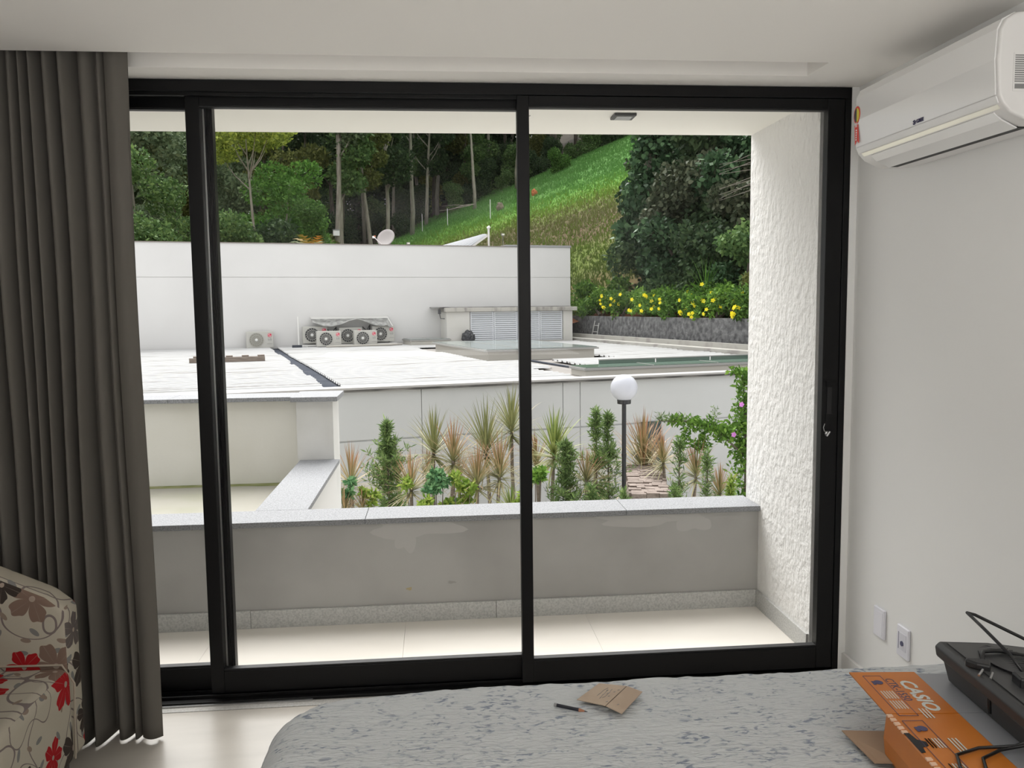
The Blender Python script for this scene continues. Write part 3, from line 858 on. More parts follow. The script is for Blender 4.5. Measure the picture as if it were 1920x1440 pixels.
# grass blades on the hill (nobody could count them)
r = np.random.default_rng(11)
N = 75000
vv = 27 + 55 * r.random(N) ** .8
uu = 12.2 + (vv * .62 - 8) * r.random(N)
ok = (uu > 12.1) & (uu < 46)
uu, vv = uu[ok], vv[ok]
zz = np.array([terr(a_, b_) for a_, b_ in zip(uu, vv)])
X = uu * CA - vv * SA; Y = uu * SA + vv * CA
P = np.stack([X, Y, zz - .02], 1); n = len(P)
h = .10 + .16 * r.random(n) * (.6 + .8 * (np.sin(uu * .9) * np.sin(vv * .7) + 1) / 2)
ang = r.random(n) * PI
dx = np.stack([np.cos(ang), np.sin(ang), np.zeros(n)], 1) * (.025 + .03 * r.random(n))[:, None]
tip = P + np.stack([r.normal(size=n) * .06, r.normal(size=n) * .06, h], 1)
V_ = np.stack([P - dx, P + dx, tip], 1).reshape(-1, 3)
uvv = np.zeros((n, 3, 2)); sgr = vv + 2.1 * uu + 8 * r.normal(size=n) * .5
wd_ = np.clip((sgr - 62) / 50, 0, 1)
uvv[:, :, 0] = np.clip(wd_ + r.normal(size=n) * .05, .01, .99)[:, None]
M_grass = mat('grass_blades', (.1, .2, .05), .8, leaf=[(0, (.08, .11, .03)), (.2, (.12, .185, .03)), (.35, (.115, .115, .045)), (.5, (.125, .135, .045)), (.65, (.16, .25, .035)), (.8, (.12, .26, .05)), (1, (.09, .21, .055))], transl=.25, spec=.1)
gm_ = leafmesh('grass', [(V_, 3, uvv.reshape(-1), 0)], [M_grass])
go = obj('grass', gm_, None, kind='stuff')
tag(go, 'bright green grass and weeds covering the steep hillside lawn', 'grass', kind='stuff')

# ================================================================== TREES
def leafmat(name, c0, c1, c2, tl=.25, rv=.18, rough=.6):
    return mat(name, c1, rough, leaf=[(0, c0), (.5, c1), (1, c2)], transl=tl, randval=rv, spec=.1)
LM = {
 'dark': leafmat('leaf_dark', (0.021, 0.039, 0.018), (0.041, 0.074, 0.032), (0.081, 0.124, 0.052)),
 'mid': leafmat('leaf_mid', (0.047, 0.092, 0.030), (0.095, 0.169, 0.057), (0.169, 0.257, 0.084)),
 'grey': leafmat('leaf_greygreen', (0.085, 0.124, 0.068), (0.156, 0.215, 0.117), (0.247, 0.312, 0.169)),
 'bright': leafmat('leaf_bright', (0.039, 0.098, 0.018), (0.078, 0.176, 0.034), (0.137, 0.273, 0.055)),
 'yellow': leafmat('leaf_yellow', (0.112, 0.160, 0.032), (0.240, 0.304, 0.056), (0.432, 0.496, 0.096)),
 'olive': leafmat('leaf_olive', (0.061, 0.074, 0.022), (0.115, 0.135, 0.038), (0.203, 0.216, 0.068)),
}
M_bark = mat('pale_bark', (.20, .175, .14), .9, col2=(.34, .31, .26), nscale=3, npos=(.3, .7), stretch=(3, 3, .5), randval=.25)
M_barkd = mat('dark_bark', (.07, .055, .042), .9, col2=(.13, .11, .085), nscale=3, stretch=(3, 3, .5), randval=.2)
TREES = {}
def tree_proto(key, H, bare, cr_, n, ls, seed, style='tall'):
    r = random.Random(seed)
    # trunk
    tp = []; x = y = 0
    lean = (r.uniform(-.05, .05), r.uniform(-.05, .05))
    K = 9
    for i in range(K):
        q = i / (K - 1)
        tp.append((x, y, q * H * .93)); x += lean[0] * H / K + r.uniform(-.12, .12); y += lean[1] * H / K + r.uniform(-.1, .1)
    r0 = .011 * H + .03
    trunk = G().tube(tp, [r0 * (1 - .8 * i / (K - 1)) for i in range(K)], 7).mesh('trunk', M_bark, True)
    def tat(z):
        q = min(K - 1.001, max(0, z / (H * .93) * (K - 1))); i = int(q); f = q - i
        return Vector(tp[i]).lerp(Vector(tp[i + 1]), f)
    blobs = []; brs = []
    nb = {'tall': 11, 'broad': 16, 'umbrella': 9, 'bush': 9, 'column': 9}[style]
    for k in range(nb):
        q = (k + .5) / nb
        z = H * (bare + (1 - bare) * q)
        a = r.uniform(0, 2 * PI) + k * 2.4
        if style == 'tall': rad = cr_ * (.25 + .75 * math.sin(PI * min(1, q * 1.05) ** .8)); br = cr_ * r.uniform(.35, .6)
        elif style == 'broad': rad = cr_ * (.35 + .65 * math.sin(PI * (.15 + .8 * q))); br = cr_ * r.uniform(.35, .5)
        elif style == 'umbrella': rad = cr_ * r.uniform(.3, .95); z = H * r.uniform(.82, .98); br = cr_ * r.uniform(.3, .42)
        elif style == 'bush': rad = cr_ * r.uniform(.1, .7) * (1 - .5 * q); br = cr_ * r.uniform(.4, .6)
        else: rad = cr_ * .35; br = cr_ * r.uniform(.5, .7)
        c = tat(z * .95) + Vector((math.cos(a) * rad * .8, math.sin(a) * rad * .8, 0)); c.z = z
        fl = .5 if style == 'umbrella' else .75
        blobs.append((c.x, c.y, c.z, br, br, br * fl))
        b0_ = tat(max(H * bare * .8, z - rad * .8 - .5))
        mid = b0_.lerp(c, .5) + Vector((0, 0, -.1 * rad))
        brs.append(([b0_, mid, c], [r0 * .34, r0 * .22, r0 * .08]))
    pts = blob_points(blobs, n, seed)
    lm_ = leafmesh('foliage_' + key, [(*leaves(pts, ls, .55, seed + 5, up=.1), 0)], [LM['mid']])
    bmm = []
    for pth, rr in brs[:8]:
        bmm.append(G().tube(pth, rr, 5, cap=False).mesh('branch', M_bark, True))
    TREES[key] = (trunk, lm_, bmm, H)
tree_proto('tall_a', 17, .42, 2.5, 10000, .30, 1)
tree_proto('tall_b', 19, .50, 2.2, 9000, .30, 2)
tree_proto('tall_c', 16, .30, 3.0, 12000, .30, 3)
tree_proto('tall_d', 15, .38, 2.7, 10000, .28, 14)
tree_proto('broad_a', 11, .18, 3.6, 12000, .28, 4, 'broad')
tree_proto('broad_b', 9, .15, 3.0, 10000, .26, 5, 'broad')
tree_proto('umbrella', 13, .6, 4.2, 7000, .26, 6, 'umbrella')
tree_proto('bush_a', 4.2, .05, 2.4, 7000, .24, 7, 'bush')
tree_proto('bush_b', 2.6, .03, 1.7, 5000, .20, 8, 'bush')
tree_proto('column', 20, .15, 1.8, 12000, .26, 9, 'column')
def tree(name, key, u, v, lm_, label, scale=1.0, rz=0, group=None, bark=None, cat='tree', zoff=0, nbr=8, lean=(0, 0)):
    tr_, lv, brs, H = TREES[key]
    t_ = thing(name, label, cat, W(u, v, terr(u, v) - .15 + zoff), rz, group)
    t_.rotation_euler = (lean[0], lean[1], rz)
    t_.scale = (scale,) * 3
    a = rep('trunk', tr_, t_)
    f = rep('foliage', lv, t_); f['kind'] = 'stuff'
    f.material_slots[0].link = 'OBJECT'; f.material_slots[0].material = LM[lm_]
    for b_ in brs[:nbr]: rep('branch', b_, t_)
    if bark:
        for o in [a] + [c for c in t_.children if c.name.startswith('branch')]:
            o.material_slots[0].link = 'OBJECT'; o.material_slots[0].material = bark
    return t_
# distinct trees
tree('tall_tree', 'tall_b', 8.73, 62, 'grey', 'tall straight pale-trunked tree with a small box on its trunk, above the dish wall', 1.05, .4, nbr=4)
bx = thing('meter_box', 'small white box fixed to the tall straight tree trunk', 'box', W(8.66, 61.7, terr(8.7, 62) + 3.9), A)
obj('casing', G().box(-.22, .22, -.15, .15, -.2, .2), M_white, bx, bevel=.02); obj('lid', G().box(-.24, .24, -.18, .17, .2, .26), M_grey, bx)
tree('slender_tree', 'tall_a', 11.99, 66, 'olive', 'slender tree with leaning pale trunk just behind the satellite dish', .9, 1.0, lean=(0, -.08))
tree('slender_tree', 'tall_d', 14.6, 72, 'dark', 'slender forest tree right of the dish, thick trunk with a leafy tuft halfway', 1.05, 2.0)
tree('slender_tree', 'tall_b', 17.3, 75, 'dark', 'slender pale tree standing at the lower end of the lawn', .95, 3.2, lean=(0, -.05))
tree('slender_tree', 'tall_d', 19.6, 79, 'dark', 'thin pale tree behind the stakes at the lawn edge', .95, 4.0)
tree('slender_tree', 'tall_b', 21.5, 82, 'dark', 'very thin tree in the dark gap left of the bright leafy crown', .9, 5.0)
tree('forked_tree', 'umbrella', 22.3, 72, 'olive', 'forked pale tree rising from the lawn beside a fallen branch', .95, .8, nbr=8)
tree('leaning_tree', 'tall_d', 27.2, 74.5, 'olive', 'slim pale tree leaning left beside the centre mullion', .95, 1.9, lean=(0, -.12))
tree('yellow_tree', 'umbrella', 2.7, 52, 'yellow', 'tree with bright yellow-green flat crown and twisting pale branches', .80, 2.2)
for k, (uu_, vv_r, sc_) in enumerate(((13.5, 94, 1.9), (17.5, 97, 2.1), (21.5, 93, 1.8), (25.5, 96, 2.0), (30, 97, 2.0), (34, 99, 2.2))):
    tree('backdrop_shrub', 'bush_a', uu_, vv_r, 'dark', ('dark foliage mass closing the view between thin trunks, %s' % ('right of the dish', 'behind the low end of the lawn', 'behind the paired thin trees', 'left of the forked tree', 'behind the forked tree', 'behind the leaning tree')[k]), sc_, k, cat='shrub', nbr=0)
tree('bright_tree', 'broad_b', 3.7, 54, 'bright', 'bright green spreading tree with leaning pale trunk, left of the tall straight tree', .95, .3, lean=(0, .12))
tree('bright_tree', 'bush_a', 5.6, 50, 'bright', 'low bright green crown in front of the dark undergrowth', .55, .9, zoff=3.8)
tree('round_tree', 'broad_a', -5.6, 60, 'grey', 'rounded grey-green tree beside the curtain', 1.15, 1.2)
tree('round_tree', 'broad_b', -3.4, 50, 'mid', 'mid-green tree seen just left of the wide black stile', .9, 2.8)
tree('leafy_tree', 'column', 24.5, 79, 'mid', 'leafy mid-green column of foliage left of the forked pale tree', .8, .2)
tree('leafy_tree', 'tall_c', 20.5, 86, 'mid', 'broad leafy tree at the top behind the forked pale tree', 1.0, .6)
tree('round_shrub', 'bush_a', -4.4, 36, 'bright', 'bright green shrub peeping over the tall wall next to the curtain', .62, .5, cat='shrub', zoff=.7)
tree('round_shrub', 'bush_a', -2.6, 40, 'mid', 'rounded shrub over the tall wall just left of the wide black stile', .8, 1.5, cat='shrub', zoff=.5)
tree('round_shrub', 'bush_a', .7, 42, 'mid', 'rounded mid-green shrub over the tall wall just right of the wide black stile', .85, 2.5, cat='shrub', zoff=.6)
tree('round_shrub', 'bush_a', 2.8, 44, 'dark', 'dark rounded shrub over the tall wall below the bright spreading tree', .85, 3.5, cat='shrub', zoff=.5)
tree('round_shrub', 'bush_b', 30.55, 72, 'bright', 'bright green clump of long leaves at the lawn top by the centre mullion', .75, .5, cat='shrub')
# forest fill
fg = 'trees of the dense forest beyond the white buildings'
r_ = random.Random(5)
spots = []
for row, (v0_, du) in enumerate(((66, 3.6), (77, 3.4), (86, 3.4), (96, 3.6), (108, 4.0))):
    u_l = -.13 * v0_ - 3; u_r = .62 * v0_
    uu_ = u_l + r_.uniform(0, 2)
    while uu_ < u_r:
        vv_r = v0_ + r_.uniform(-3, 3)
        lawn = row == 0 and uu_ > 10
        if not lawn and not (row == 1 and uu_ > 13 and vv_r < 79):
            spots.append((uu_, vv_r, row))
        uu_ += du * r_.uniform(.75, 1.25)
def where(u, v):
    q = u / v
    for lim, nm in ((-.03, 'beside the curtain'), (.015, 'behind the wide black stile'), (.055, 'above the roof timber'), (.10, 'above the single outdoor unit'), (.15, 'left of the tall straight tree'),
                    (.19, 'above the clustered condensers'), (.235, 'above the satellite dish'), (.285, 'right of the satellite dish'), (.33, 'above the sloping awning'), (.38, 'left of the centre mullion'),
                    (.44, 'right of the centre mullion'), (.50, 'above the upper lawn'), (.56, 'at the top right of the lawn')):
        if q < lim: return nm
    return 'behind the ivy-covered tree'
LW = {'dark': 'dark green', 'mid': 'mid-green', 'grey': 'grey-green', 'olive': 'olive', 'bright': 'bright green'}
KW = {'tall_a': 'slim tall tree', 'tall_b': 'very tall tree', 'tall_c': 'bushy tall tree', 'tall_d': 'slender tree', 'broad_a': 'broad low tree', 'column': 'columnar tree', 'bush_a': 'large shrub', 'bush_b': 'small shrub'}
RW = ['front', 'second', 'third', 'fourth', 'rearmost']
for (uu_, vv_r, row) in spots:
    keys = ['tall_a', 'tall_b', 'tall_c', 'tall_d'] if uu_ > 7 else ['tall_a', 'tall_c', 'broad_a', 'tall_c', 'column', 'tall_d']
    if row >= 3: keys = ['tall_c', 'column', 'tall_c', 'tall_a']
    lmk = r_.choice(['dark', 'dark', 'mid', 'grey', 'olive'] if uu_ > 7 else ['mid', 'grey', 'grey', 'olive', 'grey', 'mid'])
    if row >= 2 and uu_ > 7: lmk = r_.choice(['dark', 'dark', 'mid', 'olive'])
    kk = r_.choice(keys)
    tree('forest_tree', kk, uu_, vv_r, lmk, '%s %s, %s forest row, %s' % (LW[lmk], KW[kk], RW[row], where(uu_, vv_r)), r_.uniform(.9, 1.2), r_.uniform(0, 6), fg, bark=M_barkd if r_.random() < .6 else None, nbr=2)
# undergrowth
ug = 'dark undergrowth shrubs between the forest trunks'
for k in range(46):
    vv_r = r_.uniform(58, 100) if k % 3 else r_.uniform(80, 92)
    uu_ = r_.uniform(-.12 * vv_r, .58 * vv_r)
    if uu_ > 9 and vv_r < 80: vv_r = r_.uniform(82, 96)
    kk, lmk = r_.choice(['bush_a', 'bush_b', 'bush_a']), r_.choice(['dark', 'dark', 'mid', 'olive'])
    tree('forest_shrub', kk, uu_, vv_r, lmk, '%s %s, %s undergrowth, %s' % (LW[lmk], KW[kk], 'near' if vv_r < 75 else ('middle' if vv_r < 88 else 'far'), where(uu_, vv_r)), r_.uniform(.7, 1.25), r_.uniform(0, 6), ug, cat='shrub', nbr=0)
for k in range(16):    # the edge of the lawn
    q = k / 15
    uu_ = 17 + q * 26; vv_r = 79 + r_.uniform(-1.5, 1)
    if 18 < uu_ < 22: continue
    tree('edge_shrub', 'bush_a' if k % 2 else 'bush_b', uu_, vv_r, ['dark', 'mid'][(k // 2) % 2], '%s %s on the lawn edge, %s' % (LW[['dark', 'mid'][(k // 2) % 2]], 'large shrub' if k % 2 else 'small shrub', where(uu_, vv_r)), r_.uniform(.6, .9), r_.uniform(0, 6), 'shrubs along the top edge of the lawn', cat='shrub', nbr=0)
by = {}
for o in list(COL.objects):
    if o.parent is None and o.get('group') in (fg, ug, 'shrubs along the top edge of the lawn'): by.setdefault(o['label'], []).append(o)
for lb_, os_ in by.items():
    if len(os_) > 1:
        os_.sort(key=lambda o: o.location.x / o.location.y)
        nm_ = ['left twin', 'right twin'] if len(os_) == 2 else ['leftmost alike'] + ['middle alike %s' % 'abcdef'[i] for i in range(len(os_) - 2)] + ['rightmost alike']
        if len(os_) == 3: nm_[1] = 'middle alike'
        for o, n_ in zip(os_, nm_): o['label'] = lb_ + ', ' + n_
# palm with orange leaves
def frond_plant(name, label, loc, n, L, cols, seed, cat='palm', group=None, wd=.06, droop=1.0, trunk_h=.5):
    t_ = thing(name, label, cat, loc, 0, group)
    r = random.Random(seed)
    obj('stem', G().tube([(0, 0, 0), (.02, 0, trunk_h)], [.09, .06], 7), M_barkd, t_)
    fr_ = G(); uv = []
    for i in range(n):
        a = 2 * PI * i / n + r.uniform(-.3, .3); el = r.uniform(.4, 1.35)
        p = Vector((0, 0, trunk_h)); d = Vector((math.cos(a) * math.cos(el), math.sin(a) * math.cos(el), math.sin(el)))
        side = Vector((-math.sin(a), math.cos(a), 0))
        u0 = r.random(); K = 9; l = L * r.uniform(.7, 1.1); cen = []
        for k in range(K):
            cen.append(p.copy()); p = p + d * l / K; d.z -= droop * .22; d.normalize()
        for k in range(1, K - 1):
            for sgn in (-1, 1):
                tip = cen[k] + side * sgn * l * .22 * math.sin(PI * (k + .5) / K) + (cen[k + 1] - cen[k]) * 1.2 - Vector((0, 0, .03))
                o = len(fr_.v)
                fr_.v += [tuple(cen[k] - Vector((0, 0, wd * .3))), tuple(cen[k] + (cen[k + 1] - cen[k]) * .5 + Vector((0, 0, wd * .3))), tuple(tip)]
                fr_.f.append((o, o + 1, o + 2)); fr_.m.append(0); uv += [u0, 0, u0, .5, u0, 1]
    fr_.uv = uv
    o = obj('fronds', fr_, cols, t_, kind='stuff')
    return t_
M_palm = mat('palm_leaf', (.1, .14, .03), .6, leaf=[(0, (.05, .10, .02)), (.5, (.12, .15, .03)), (.75, (.32, .20, .03)), (1, (.4, .16, .02))], transl=.2)
frond_plant('garden_palm', 'small palm with orange-tinged fronds behind the tall wall, left of the tall straight trunk', W(4.6, 40, 2.9), 18, 1.7, M_palm, 3, trunk_h=.9)
M_lily = mat('long_leaf_green', (.08, .2, .03), .6, leaf=[(0, (.06, .15, .02)), (.5, (.12, .28, .03)), (1, (.2, .4, .05))], transl=.2)
# stakes, boulders, tree base on the lawn
for (uu_, vv_r, h_, lb) in ((18.0, 74, 1.6, 'short pale stake at the lawn edge, left of the pair of thin trees'), (18.7, 68, 1.5, 'thin white stake standing in the lower lawn'), (19.8, 60, 1.5, 'thin pale stake under the fallen branch')):
    s_ = obj('stake', G().tube([(0, 0, 0), (0, .02, h_)], .03, 6), M_rack, loc=W(uu_, vv_r, terr(uu_, vv_r) - .05)); tag(s_, lb, 'stake')
def rock(name, u, v, sx_, sz_, m_, label, seed, cat='rock'):
    me = bpy.data.meshes.new(name); bm = bmesh.new(); bmesh.ops.create_icosphere(bm, subdivisions=3, radius=1)
    for p in bm.verts:
        d = 1 + .35 * noise.noise(p.co * 1.7 + Vector((seed, 0, 0)))
        p.co = Vector((p.co.x * sx_ * d, p.co.y * sx_ * d, p.co.z * sz_ * d))
    bm.to_mesh(me); bm.free(); me.materials.append(m_)
    o = obj(name, me, None, loc=W(u, v, terr(u, v) + sz_ * .5)); tag(o, label, cat); return o
rock('soil_mound', 24.1, 62, .24, .3, mat('red_soil', (.42, .13, .05), .95), 'small orange-red lump of bare soil on the upper lawn', 1)
rock('tree_stump', 21.6, 63, .28, .38, mat('stump_wood', (.16, .13, .10), .95, col2=(.25, .2, .15), nscale=3), 'brown stump on the lawn right of the forked tree', 2, 'stump')
fb = obj('fallen_branch', G().tube([(0, 0, .6), (-.9, -.1, .5), (-2.0, -.2, .15), (-3.0, -.3, .02)], [.05, .045, .03, .015], 6)
         .tube([(-.3, -.1, .5), (-1.2, -.8, .25), (-2.2, -1.4, .02)], [.035, .025, .012], 5).tube([(-.9, -.1, .5), (-1.8, .4, .6), (-2.8, .6, .5)], [.03, .02, .01], 5), M_bark, loc=W(21.8, 70.5, terr(21.8, 70.5)))
tag(fb, 'bare fallen branch reaching left from the foot of the forked tree', 'branch')

# ================================================================== THICKET ON THE BANK (right)
LM['ivy'] = leafmat('leaf_ivy', (0.019, 0.043, 0.019), (0.041, 0.086, 0.038), (0.090, 0.162, 0.072), .12, .1, .38)
LM['bank'] = leafmat('leaf_bank', (.03, .07, .015), (.07, .15, .028), (.14, .25, .045), .2, .1)
LM['dull'] = leafmat('leaf_dull', (0.035, 0.048, 0.025), (0.069, 0.085, 0.048), (0.125, 0.138, 0.081), .12, .1, .5)
LM['fresh'] = leafmat('leaf_fresh', (.05, .12, .02), (.11, .22, .035), (.20, .34, .06), .25, .1)
def shrub(name, label, cat, u, v, z, blobs, n, ls, lm_, seed, asp=.6, shape='rhomb', group=None, stems=3, hang=.2, up=.2, shell=.5, absz=False):
    t_ = thing(name, label, cat, W(u, v, z), A, group)
    pts = blob_points(blobs, n, seed, shell)
    me = leafmesh(name + '_foliage', [(*leaves(pts, ls, asp, seed, up=up, hang=hang, shape=shape), 0)], [LM[lm_]])
    f = obj('foliage', me, None, t_, kind='stuff')
    r = random.Random(seed)
    for k in range(stems):
        b_ = blobs[k % len(blobs)]
        obj('stem', G().tube([(b_[0] * .2, b_[1] * .2, 0), (b_[0] * .6, b_[1] * .6, b_[2] * .5), (b_[0], b_[1], b_[2])], [.06, .04, .015], 6), M_barkd, t_)
    return t_
def bl(r, n, x, y, z, sx_, sy_, sz_, rr):
    return [(x + r.uniform(-sx_, sx_), y + r.uniform(-sy_, sy_), z + r.uniform(-sz_, sz_), rr * r.uniform(.7, 1.2), rr * r.uniform(.7, 1.2), rr * r.uniform(.6, 1.0)) for _ in range(n)]
rr_ = random.Random(21)
# ivy-covered tree: column of heart-shaped leaves
iv = [(0, 0, 5.2, .9, .9, 1.4), (.1, 0, 3.6, 1.0, .9, 1.3), (-.35, -.2, 2.3, 1.15, 1.0, 1.1), (-.75, -.3, 1.1, .95, .9, .8), (.5, -.1, 1.6, 1.0, 1.0, 1.1), (.3, .1, 7.0, .9, .9, 1.4), (-1.0, -.3, .5, .55, .6, .5), (.9, 0, .6, .9, .8, .8)]
ivt = shrub('ivy_covered_tree', 'tree smothered in large dark heart-shaped ivy leaves at the left of the thicket', 'tree', 14.85, 26.5, 2.9, iv, 9000, .165, 'ivy', 31, .85, 'broad', stems=2, hang=.55, up=0)
obj('trunk', G().tube([(.3, .4, -1.2), (.1, .3, 2), (-.3, .2, 5), (-1.2, .1, 8)], [.22, .18, .14, .1], 8), M_bark, ivt)
# dense shrubs climbing the bank
bank = [
 ('dull', 14.9, 23.5, 4.3, 1.9, .15, 'broad', 'brownish-green broad-leaved shrub high in the thicket beside the ivy tree'),
 ('dark', 16.4, 24.5, 6.4, 2.2, .22, 'rhomb', 'dark shrub at the very top of the thicket'),
 ('ivy', 14.3, 23.8, 2.9, 1.5, .18, 'rhomb', 'dark glossy shrub in the middle of the thicket below the ivy tree'),
 ('dark', 13.9, 25.2, 2.2, 1.3, .16, 'rhomb', 'small-leaved dark shrub under the ivy tree at the left foot of the thicket'),
 ('dull', 14.4, 20.6, 4.2, 1.5, .15, 'broad', 'dull green large-leaved shrub beside the balcony wall edge, upper right'),
 ('dark', 13.9, 20.8, 2.6, 1.3, .15, 'rhomb', 'dark shrub in the shade at the right of the thicket'),
 ('mid', 13.4, 18.6, 2.7, .95, .14, 'rhomb', 'ferny mid-green shrub at the right edge of the thicket'),
 ('ivy', 15.4, 21.4, 6.2, 1.8, .2, 'rhomb', 'dark leafy shrub at the top right of the thicket'),
 ('dark', 13.2, 22.6, 1.7, 1.0, .15, 'rhomb', 'low dark shrub behind the flowering hedge middle'),
 ('olive', 13.0, 17.4, 2.1, .7, .13, 'rhomb', 'olive feathery shrub low at the right edge of the thicket'),
 ('bank', 13.1, 27.2, 1.6, .9, .15, 'rhomb', 'fresh green low shrub on the bare soil left of the thicket'),
 ('ivy', 12.9, 19.6, 1.8, .8, .14, 'rhomb', 'dark green low shrub behind the right half of the hedge'),
 ('dark', 17.5, 28.5, 6.0, 2.6, .24, 'rhomb', 'deep dark shrub behind the ivy tree'),
 ('dark', 15.6, 22.4, 3.6, 1.9, .2, 'rhomb', 'shadowy shrub filling the middle of the thicket'),
]
for i, (lmk, uu_, vv_r, zz_, rad, ls_, shp, lb) in enumerate(bank):
    B = bl(rr_, 9, 0, 0, 0, rad * .7, rad * .5, rad * .75, rad * .45)
    shrub('bank_shrub', lb, 'shrub', uu_, vv_r, zz_, B, int(3300 * max(1, rad) ** 1.2), ls_, lmk, 40 + i, .6 if shp == 'rhomb' else .75, shp, hang=.25)
# arching grass clump and large leaves
def blades(name, label, loc, n, L, wd, m_, seed, cat='plant', droop=.9, stem=None, elmin=.3, elmax=1.5, group=None, K=5, rosette_spread=0, tipmin=1):
    t_ = thing(name, label, cat, loc, 0, group)
    me = blade_mesh(name + '_leaves', n, L, wd, m_, seed, droop, elmin, elmax, K)
    f = obj('leaf_rosette', me, None, t_, kind='stuff')
    return t_, f
def blade_mesh(name, n, L, wd, m_, seed, droop, elmin, elmax, K=5):
    r = np.random.default_rng(seed); parts = []
    V_ = []; U_ = []
    for i in range(n):
        a = r.random() * 2 * PI; q = (i + .5) / n
        el = elmax + (elmin - elmax) * q ** 1.1 + r.normal() * .06
        l = L * (.72 + .35 * r.random())
        d = np.array([math.cos(a) * math.cos(el), math.sin(a) * math.cos(el), math.sin(el)])
        p = np.array([0, 0, -.05 * L * q * 4])
        side = np.array([-math.sin(a), math.cos(a), 0])
        prev = None; u0 = min(.99, max(.01, (q * .75 + .25 * r.random())))
        for k in range(K + 1):
            t_ = k / K
            ww = wd * (1 - t_) ** .7 * (.6 + .4 * min(1, t_ * 5))
            cur = (p - side * ww / 2, p + side * ww / 2)
            if prev is not None:
                V_ += [prev[0], prev[1], cur[1], cur[0]]
                U_ += [u0, (k - 1) / K, u0, (k - 1) / K, u0, t_, u0, t_]
            prev = cur
            p = p + d * l / K
            d = d + np.array([0, 0, -droop * .06 * (1 + t_ * 2)]); d /= np.linalg.norm(d)
    return leafmesh(name, [(np.array(V_), 4, np.array(U_), 0)], [m_])
blades('grass_clump', 'arching long-bladed grass clump at the foot of the thicket', W(12.75, 19.9, 1.75), 60, 1.3, .035, M_lily, 5, 'grass', 2.2)
t_ = thing('large_leaf_plant', 'plant with a few large pale-green paddle leaves near the balcony wall edge', 'plant', W(13.0, 18.2, 3.25), A)
for k in range(9):
    a = 2 * PI * k / 9 + .3; l = .42
    pts = [(.05 * math.cos(a), .05 * math.sin(a), 0)]
    L_ = G(); cx, cy = math.cos(a), math.sin(a); sx2, sy2 = -cy, cx; el = .35 - .3 * (k % 3)
    P0 = lambda q, s_: (cx * l * q + sx2 * s_, cy * l * q + sy2 * s_, el * l * q * (1.2 - q) * 1.4)
    L_.add([P0(.1, 0), P0(.4, .08), P0(.75, .07), P0(1.05, 0), P0(.75, -.07), P0(.4, -.08)], [(0, 1, 2, 3), (0, 3, 4, 5)])
    obj('leaf', L_, mat('paddle_leaf', (.10, .19, .09), .4, transl=.2), t_)
obj('stem', G().tube([(0, 0, 0), (.1, .3, -.8), (.3, .6, -1.6)], [.02, .03, .04], 6), M_barkd, t_)
tw_ = G()
for k in range(10):
    q = rr_.uniform(-.5, .5)
    tw_.tube([(0, -.3, q), (-.6, -.35, q + .1 + .1 * rr_.random()), (-1.5, -.3, q + rr_.uniform(-.1, .1)), (-2.4, -.2, q - .2 + rr_.uniform(-.2, .1))], [.016, .013, .01, .005], 4)
ob_ = obj('bare_twigs', tw_, M_bark, loc=W(15.0, 19.3, 5.0), rz=A, kind='stuff'); tag(ob_, 'bare arching twigs across the top right of the thicket', 'twigs', kind='stuff')

# ---- hedge with yellow trumpet flowers on the retaining wall
M_yel = mat('yellow_petal', (.85, .74, .02), .5, transl=.25)
fl = G()
for k in range(5):
    a = 2 * PI * k / 5
    c, s_ = math.cos(a), math.sin(a)
    fl.add([(0, 0, 0), (c * .035 - s_ * .028, s_ * .035 + c * .028, .03), (c * .07, s_ * .07, .022), (c * .035 + s_ * .028, s_ * .035 - c * .028, .03)], [(0, 1, 2, 3)])
fl.lathe([(.004, -.05), (.014, -.02), (.02, .008)], 7)
FLM = fl.mesh('flower', M_yel)
rf = random.Random(77)
hv = [26.6, 25.2, 23.8, 22.4, 21.0, 19.7, 18.5, 17.4, 16.4, 15.4]
hl = ['farthest left, behind the shed corner', 'second from the shed corner, thin of flowers', 'left of the middle', 'with two flowers high on its left', 'in the middle with a row of flowers', 'above the middle of the grey wall', 'with flowers drooping over the wall', 'right of the middle with a bright cluster', 'with scattered high flowers near the balcony wall', 'nearest, with the largest drooping yellow clusters']
for i, hvv in enumerate(hv):
    B = bl(rf, 9, .08, 0, .42, .28, .75, .16, .33) + bl(rf, 3, -.42, 0, .14, .03, .6, .1, .15) + bl(rf, 3, .5, 0, .55, .2, .7, .15, .35)
    h_ = shrub('flowering_hedge', 'yellow-flowered hedge shrub on the grey wall, ' + hl[i], 'shrub', 12.15, hvv, 1.22, B, 2600, .105, 'fresh' if i % 3 == 0 else 'bank', 90 + i, .45, stems=2, group='yellow-flowered hedge along the grey retaining wall')
    nf = [4, 7, 7, 10, 10, 9, 12, 11, 10, 14][i]
    for k in range(nf):
        b_ = rf.choice(B)
        d = Vector((-.85, rf.uniform(-.8, .3), rf.uniform(-.5, .7))).normalized()
        o = rep('flower', FLM, h_, (b_[0] + d.x * b_[3] * 1.05 - .05, b_[1] + d.y * b_[4], b_[2] + d.z * b_[5]),
                rot=(d + Vector((0, -.5, 0))).to_track_quat('Z', 'Y').to_euler(), scale=(rf.uniform(.75, 1.0),) * 3)

